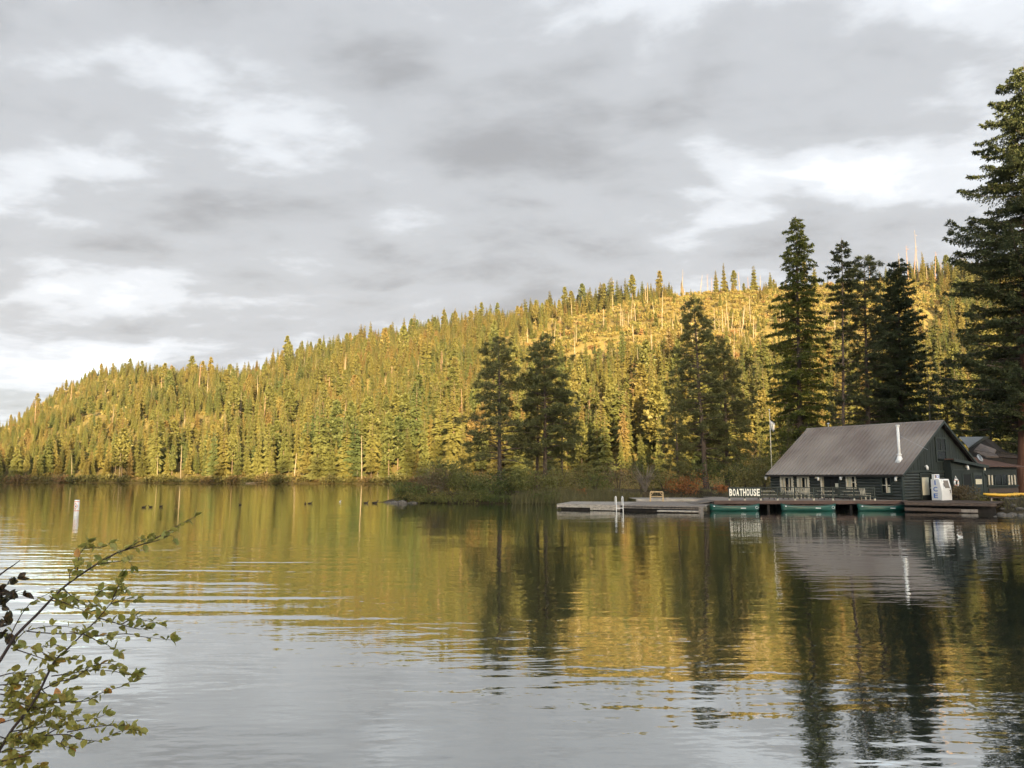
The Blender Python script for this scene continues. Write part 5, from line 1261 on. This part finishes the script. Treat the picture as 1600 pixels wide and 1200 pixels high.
bird(572, 786.3, 'dark duck nearest the boulders of the point', M['bird_dark'], .5)
bird(586, 786.3, 'dark duck swimming ahead of another near the boulders', M['bird_dark'], .6, .3)
bird(531.5, 784, 'tiny white gull on the water off the point', M['bird_white'], .32, 1.2, True)
bird(1500, 839.5, 'white gull floating below the boathouse gable', M['bird_white'], .26, 3.3, True)

# ------------------------------------------------------------------ leafy branches leaning in from the near bank
def fleaf_mat(name, stops):
    m = bpy.data.materials.new(name); m.use_nodes = True; t = NT(m.node_tree)
    rnd = t.n('ShaderNodeObjectInfo').outputs['Random']; pos = t.n('ShaderNodeTexCoord').outputs['Object']
    base = t.ramp(rnd, stops)
    nz = t.noise(pos, 45.0, 3, 0.6)
    # veins and blemishes
    sx = t.n('ShaderNodeSeparateXYZ', {0: pos})
    vein = t.math('LESS_THAN', t.math('ABSOLUTE', sx.outputs[1]), 0.0011)
    cc = t.mix(t.math('MULTIPLY', t.math('GREATER_THAN', nz, 0.63), 0.55), base, (0.16, 0.085, 0.03))
    cc = t.mix(t.math('MULTIPLY', vein, 0.5), cc, (0.26, 0.25, 0.10))
    p = t.n('ShaderNodeBsdfPrincipled', {'Base Color': cc, 'Roughness': 0.45, 'Specular IOR Level': 0.35})
    tr = t.n('ShaderNodeBsdfTranslucent', {0: cc})
    mx = t.n('ShaderNodeMixShader', {0: 0.38, 1: p.outputs[0], 2: tr.outputs[0]})
    t.n('ShaderNodeOutputMaterial', {0: mx.outputs[0]}); return m
M['leaf_green'] = fleaf_mat('turning green leaves', [(0.0, (0.165, 0.190, 0.042)), (0.35, (0.255, 0.270, 0.062)), (0.70, (0.330, 0.320, 0.085)), (0.88, (0.33, 0.29, 0.07)), (0.95, (0.46, 0.27, 0.055)), (1.0, (0.44, 0.16, 0.05))])
M['leaf_dark'] = fleaf_mat('dark brown-green leaves', [(0.0, (0.028, 0.030, 0.016)), (0.6, (0.040, 0.038, 0.020)), (1.0, (0.060, 0.036, 0.026))])
M['stem_dark'] = mat('dark purple-brown stem', (0.040, 0.028, 0.026), 0.6, 0.35, 60)

def leaf_mesh(seed, mt, wr=0.36):
    """ovate leaf of length 1: folded along the midrib, tip curled"""
    r = random.Random(seed); V = []; Fc = []; N = 7
    curl, fold = r.uniform(-.30, .12), r.uniform(.10, .42)
    for i in range(N):
        s_ = i / (N - 1); w_ = wr * (math.sin(math.pi * min(1, s_ ** .8 * .985 + .01)) ** .85) * (1 + .06 * (i % 2)); z = curl * s_ * s_
        V += [(s_, w_, z + fold * w_), (s_, 0, z), (s_, -w_, z + fold * w_)]
    for i in range(N - 1):
        a = i * 3; Fc += [(a, a + 3, a + 4, a + 1), (a + 1, a + 4, a + 5, a + 2)]
    V += [(-.22, 0.012, .02), (-.22, -.012, .02)]; Fc.append((1, len(V) - 2, len(V) - 1))
    LSC = .055
    me = MB().add([(x * LSC, y * LSC, z * LSC) for x, y, z in V], Fc).mesh('leaf'); me.materials.append(mt)
    me.polygons.foreach_set('use_smooth', [True] * len(me.polygons)); return me
LG = [leaf_mesh(i, M['leaf_green'], .30 + .03 * (i % 4)) for i in range(6)]; LD = [leaf_mesh(20 + i, M['leaf_dark'], .36) for i in range(3)]
q7 = lambda x, y: (x / 2.857, 780 + y / 2.857)
class Plant:
    def __init__(s, root, label, leaves, seed, base):
        s.e = empty('shrub', base); s.b = Vector(base); tag(s.e, label, 'shrub'); s.L = leaves; s.r = random.Random(seed); s.all = []
    def stem(s, pts, r0, r1, name='stem'):
        P = [at(p[0], p[1], p[2]) - s.b for p in pts]
        # smooth by subdividing with a little wander
        Q = []
        for i in range(len(P) - 1):
            a, b_ = P[max(i - 1, 0)], P[min(i + 2, len(P) - 1)]
            for t in (0, .5):
                q = P[i].lerp(P[i + 1], t)
                if t: q += ((P[i + 1] - a) - (b_ - P[i])) * .06
                Q.append(q)
        Q.append(P[-1]); n_ = len(Q)
        MB().tube(Q, [r0 + (r1 - r0) * (i / (n_ - 1)) for i in range(n_)], 7).build(name, M['stem_dark'], s.e, True); return Q
    def leaf(s, p, d, size, warm=0):
        d = Vector(d).normalized(); q = d.to_track_quat('X', 'Z'); roll = Matrix.Rotation(s.r.uniform(-1.3, 1.3), 4, 'X'); k = size / .055
        s.all.append((size, s.r.choice(s.L), Matrix.Translation(p) @ q.to_matrix().to_4x4() @ roll @ Matrix.Scale(k, 4)))
    def finish(s, limit=300):
        s.all.sort(key=lambda a: -a[0])
        for size, me, mx in s.all[:limit]:
            o = put(bpy.data.objects.new('leaf', me), s.e); o.matrix_local = mx
        if len(s.all) > limit:
            b = MB()
            for size, me, mx in s.all[limit:]:
                b.add([mx @ v.co for v in me.vertices], [tuple(f.vertices) for f in me.polygons])
            stuff(b.build('small_leaves', s.all[0][1].materials[0], s.e, True))
    def clusters(s, Q, step, size, t0=0.1, per=(2, 4), tipn=4):
        ln = [0.0]
        for a, b_ in zip(Q[:-1], Q[1:]): ln.append(ln[-1] + (b_ - a).length)
        T = ln[-1]; d = T * t0
        while d < T:
            i = max(k_ for k_ in range(len(ln)) if ln[k_] <= d); i = min(i, len(Q) - 2)
            p = Q[i].lerp(Q[i + 1], (d - ln[i]) / max(ln[i + 1] - ln[i], 1e-6)); ax = (Q[i + 1] - Q[i]).normalized()
            for _ in range(s.r.randint(*per)):
                v = Vector((s.r.gauss(0, 1), s.r.gauss(0, 1), s.r.gauss(0, .8) + .25)).normalized() + ax * .6
                s.leaf(p + Vector((s.r.gauss(0, .006), s.r.gauss(0, .006), s.r.gauss(0, .006))), v, size * s.r.uniform(.6, 1.2))
            d += step * s.r.uniform(.6, 1.4)
        for _ in range(tipn):
            ax = (Q[-1] - Q[-2]).normalized(); v = ax * 1.2 + Vector((s.r.gauss(0, .6), s.r.gauss(0, .6), s.r.gauss(0, .6)))
            s.leaf(Q[-1], v, size * s.r.uniform(.7, 1.15))
def Z7(pts, d0, d1):
    n_ = len(pts); return [(*q7(x, y), d0 + (d1 - d0) * i / max(n_ - 1, 1)) for i, (x, y) in enumerate(pts)]
root = (-3.5, 3.7, float(np.interp(3.7, [2, 4.3], [1.25, .35])))
pl = Plant(root, 'leafy shrub with turning green and orange leaves leaning in at lower left', LG, 5, root)
def off(p): return None
A_ = pl.stem([(-75, 1190, 3.85), (-40, 1085, 3.9)] + Z7([(0, 720), (70, 610), (160, 520), (235, 440), (300, 380), (400, 310), (520, 240), (640, 200), (740, 150), (800, 115), (872, 78)], 3.95, 4.35), .0095, .0016)
B7 = pl.stem([(-75, 1190, 3.85), (-30, 1215, 3.8)] + Z7([(0, 1115), (60, 1020), (140, 920), (190, 830), (245, 720), (300, 670), (370, 600), (440, 530), (490, 470), (545, 408)], 3.8, 3.95), .0090, .0016)
# the stems meet in a stool on the bank
pl.stem([(-75, 1190, 3.85), (-120, 1290, 3.8), (-180, 1420, 3.75)], .022, .026)
pl.clusters(A_[14:], .05, .044, .0, (1, 3), 5)
pl.clusters(B7[10:], .042, .044, .05, (1, 3), 5)
TW = [  # twigs in the enlarged picture's coordinates, near and far depth, leaf step
 ([(60, 655), (110, 590), (240, 565), (330, 575)], 3.95, 4.1, .06), ([(30, 650), (70, 560), (130, 470), (230, 415), (260, 405)], 3.95, 4.0, .09),
 ([(225, 450), (300, 470), (330, 450)], 4.0, 4.05, .03), ([(235, 440), (330, 480), (430, 520)], 4.0, 4.05, .05), ([(280, 400), (330, 440), (400, 480), (430, 470)], 4.0, 3.95, .045),
 ([(345, 345), (350, 270), (362, 235), (400, 195)], 4.1, 4.1, .05), ([(310, 370), (312, 330), (335, 305)], 4.05, 4.05, .06), ([(385, 218), (450, 215), (490, 200)], 4.1, 4.15, .06),
 ([(430, 290), (510, 280), (570, 275), (590, 300)], 4.15, 4.2, .07), ([(640, 200), (700, 185), (760, 160), (775, 175)], 4.2, 4.25, .06), ([(560, 225), (620, 190), (660, 175)], 4.2, 4.2, .05),
 ([(120, 590), (240, 600), (330, 600), (450, 610), (560, 600), (640, 615), (700, 622), (765, 628)], 3.95, 4.1, .06), ([(440, 530), (540, 560), (620, 580), (650, 575)], 3.95, 4.0, .055), ([(540, 560), (600, 530), (640, 540), (720, 555)], 4.0, 4.05, .05),
 ([(420, 450), (450, 410), (545, 390), (560, 400)], 3.95, 3.95, .04), ([(490, 470), (550, 450), (610, 455)], 3.95, 3.95, .05), ([(500, 450), (530, 385), (545, 345)], 3.95, 3.95, .05),
 ([(370, 600), (430, 630), (480, 650), (525, 690)], 3.92, 3.95, .07), ([(245, 720), (330, 715), (390, 725)], 3.9, 3.9, .05), ([(230, 790), (300, 780), (360, 770), (440, 762), (520, 770), (560, 782), (615, 775)], 3.9, 3.95, .05),
 ([(190, 850), (260, 815), (330, 800), (400, 750), (450, 735), (500, 735), (540, 755)], 3.88, 3.95, .055), ([(150, 930), (240, 910), (310, 905), (390, 900), (440, 870), (500, 848), (560, 830), (592, 800)], 3.85, 3.9, .06),
 ([(60, 1060), (130, 1062), (210, 1055), (300, 1050), (360, 1070), (440, 1080), (500, 1050), (560, 1030), (625, 1030)], 3.82, 3.9, .05), ([(200, 1056), (300, 1000), (380, 985), (440, 975), (470, 960)], 3.85, 3.9, .045),
 ([(300, 1040), (400, 1020), (480, 1010), (560, 1010), (600, 1025)], 3.85, 3.9, .045), ([(0, 1090), (80, 1070), (140, 1060)], 3.8, 3.8, .03), ([(30, 1065), (110, 1030), (180, 990), (250, 965)], 3.82, 3.85, .032),
 ([(0, 790), (60, 775), (130, 780), (200, 760), (235, 745)], 3.85, 3.88, .04), ([(0, 830), (80, 825), (150, 840)], 3.84, 3.86, .035), ([(0, 870), (60, 880), (120, 900), (140, 920)], 3.84, 3.86, .035), ([(0, 930), (50, 930), (110, 940)], 3.82, 3.84, .032),
 ([(0, 1000), (50, 985), (110, 980)], 3.8, 3.82, .035), ([(50, 665), (130, 690), (200, 715), (240, 720)], 3.95, 3.92, .07), ([(180, 840), (220, 880), (300, 890)], 3.86, 3.88, .035), ([(245, 720), (200, 690), (140, 660), (90, 655)], 3.9, 3.92, .05),
 ([(0, 1130), (60, 1110), (120, 1110), (160, 1090)], 3.78, 3.8, .03), ([(0, 1170), (60, 1160), (130, 1140), (150, 1120)], 3.78, 3.8, .03), ([(300, 1050), (270, 1090), (310, 1110)], 3.86, 3.86, .05), ([(0, 1240), (80, 1215), (180, 1195)], 3.75, 3.75, .06),
 ([(0, 850), (90, 860), (170, 870)], 3.83, 3.86, .03), ([(0, 900), (100, 915), (200, 950), (260, 960)], 3.83, 3.86, .03), ([(0, 960), (90, 955), (180, 930)], 3.82, 3.84, .03), ([(40, 1040), (150, 1020), (240, 1010), (330, 960)], 3.84, 3.88, .03),
 ([(0, 1060), (100, 1090), (190, 1085)], 3.8, 3.8, .03), ([(0, 1190), (70, 1180), (110, 1165)], 3.78, 3.8, .03), ([(100, 980), (200, 920), (280, 870), (330, 850)], 3.86, 3.9, .035), ([(180, 840), (120, 800), (60, 805)], 3.88, 3.86, .035), ([(300, 670), (250, 650), (180, 660)], 3.92, 3.92, .04),
]
for pts_, d0, d1, stp in TW:
    Q = pl.stem(Z7(pts_, d0, d1), .0032, .0010, 'twig'); pl.clusters(Q, stp * 0.58, .043, .10, (1, 3), 4)
root2 = (-3.6, 4.3, .35)
p2 = Plant(root2, 'dark brown-green leaved twigs poking in at the left edge above the leafy shrub', LD, 9, root2)
p2.stem([(-90, 1120, 4.35), (-60, 1020, 4.35), (-30, 930, 4.35), (0, 898, 4.35), (20, 884, 4.35), (32, 875, 4.35)], .010, .0015)
for pts_ in ([(-60, 430), (0, 400), (50, 370), (80, 355)], [(-60, 440), (0, 420), (50, 420), (100, 425)], [(-60, 450), (0, 450), (40, 440)], [(-60, 600), (0, 570), (35, 550)], [(-60, 620), (0, 600), (30, 610)], [(-60, 470), (-10, 475), (10, 480)]):
    Q = p2.stem([(-60, 1020 - (0 if pts_[0][1] > 500 else 70), 4.35)] + Z7(pts_, 4.35, 4.35), .004, .0012, 'twig'); p2.clusters(Q[2:], .028, .058, .3, (1, 3), 3)
pl.finish(); p2.finish()

# ------------------------------------------------------------------ thin evening haze over the lake valley
hm = bpy.data.materials.new('haze'); hm.use_nodes = True; ht = NT(hm.node_tree)
pv_ = ht.n('ShaderNodeVolumePrincipled', {'Color': (0.94, 0.95, 0.97, 1), 'Density': 0.000026, 'Anisotropy': 0.0})
ho = ht.n('ShaderNodeOutputMaterial'); ht.t.links.new(pv_.outputs[0], ho.inputs['Volume'])
hz_ = stuff(MB().b2((-1340, -960, -5.2), (1440, 1440, 330)).build('haze', hm)); tag(hz_, 'thin haze in the air over the lake', 'haze')
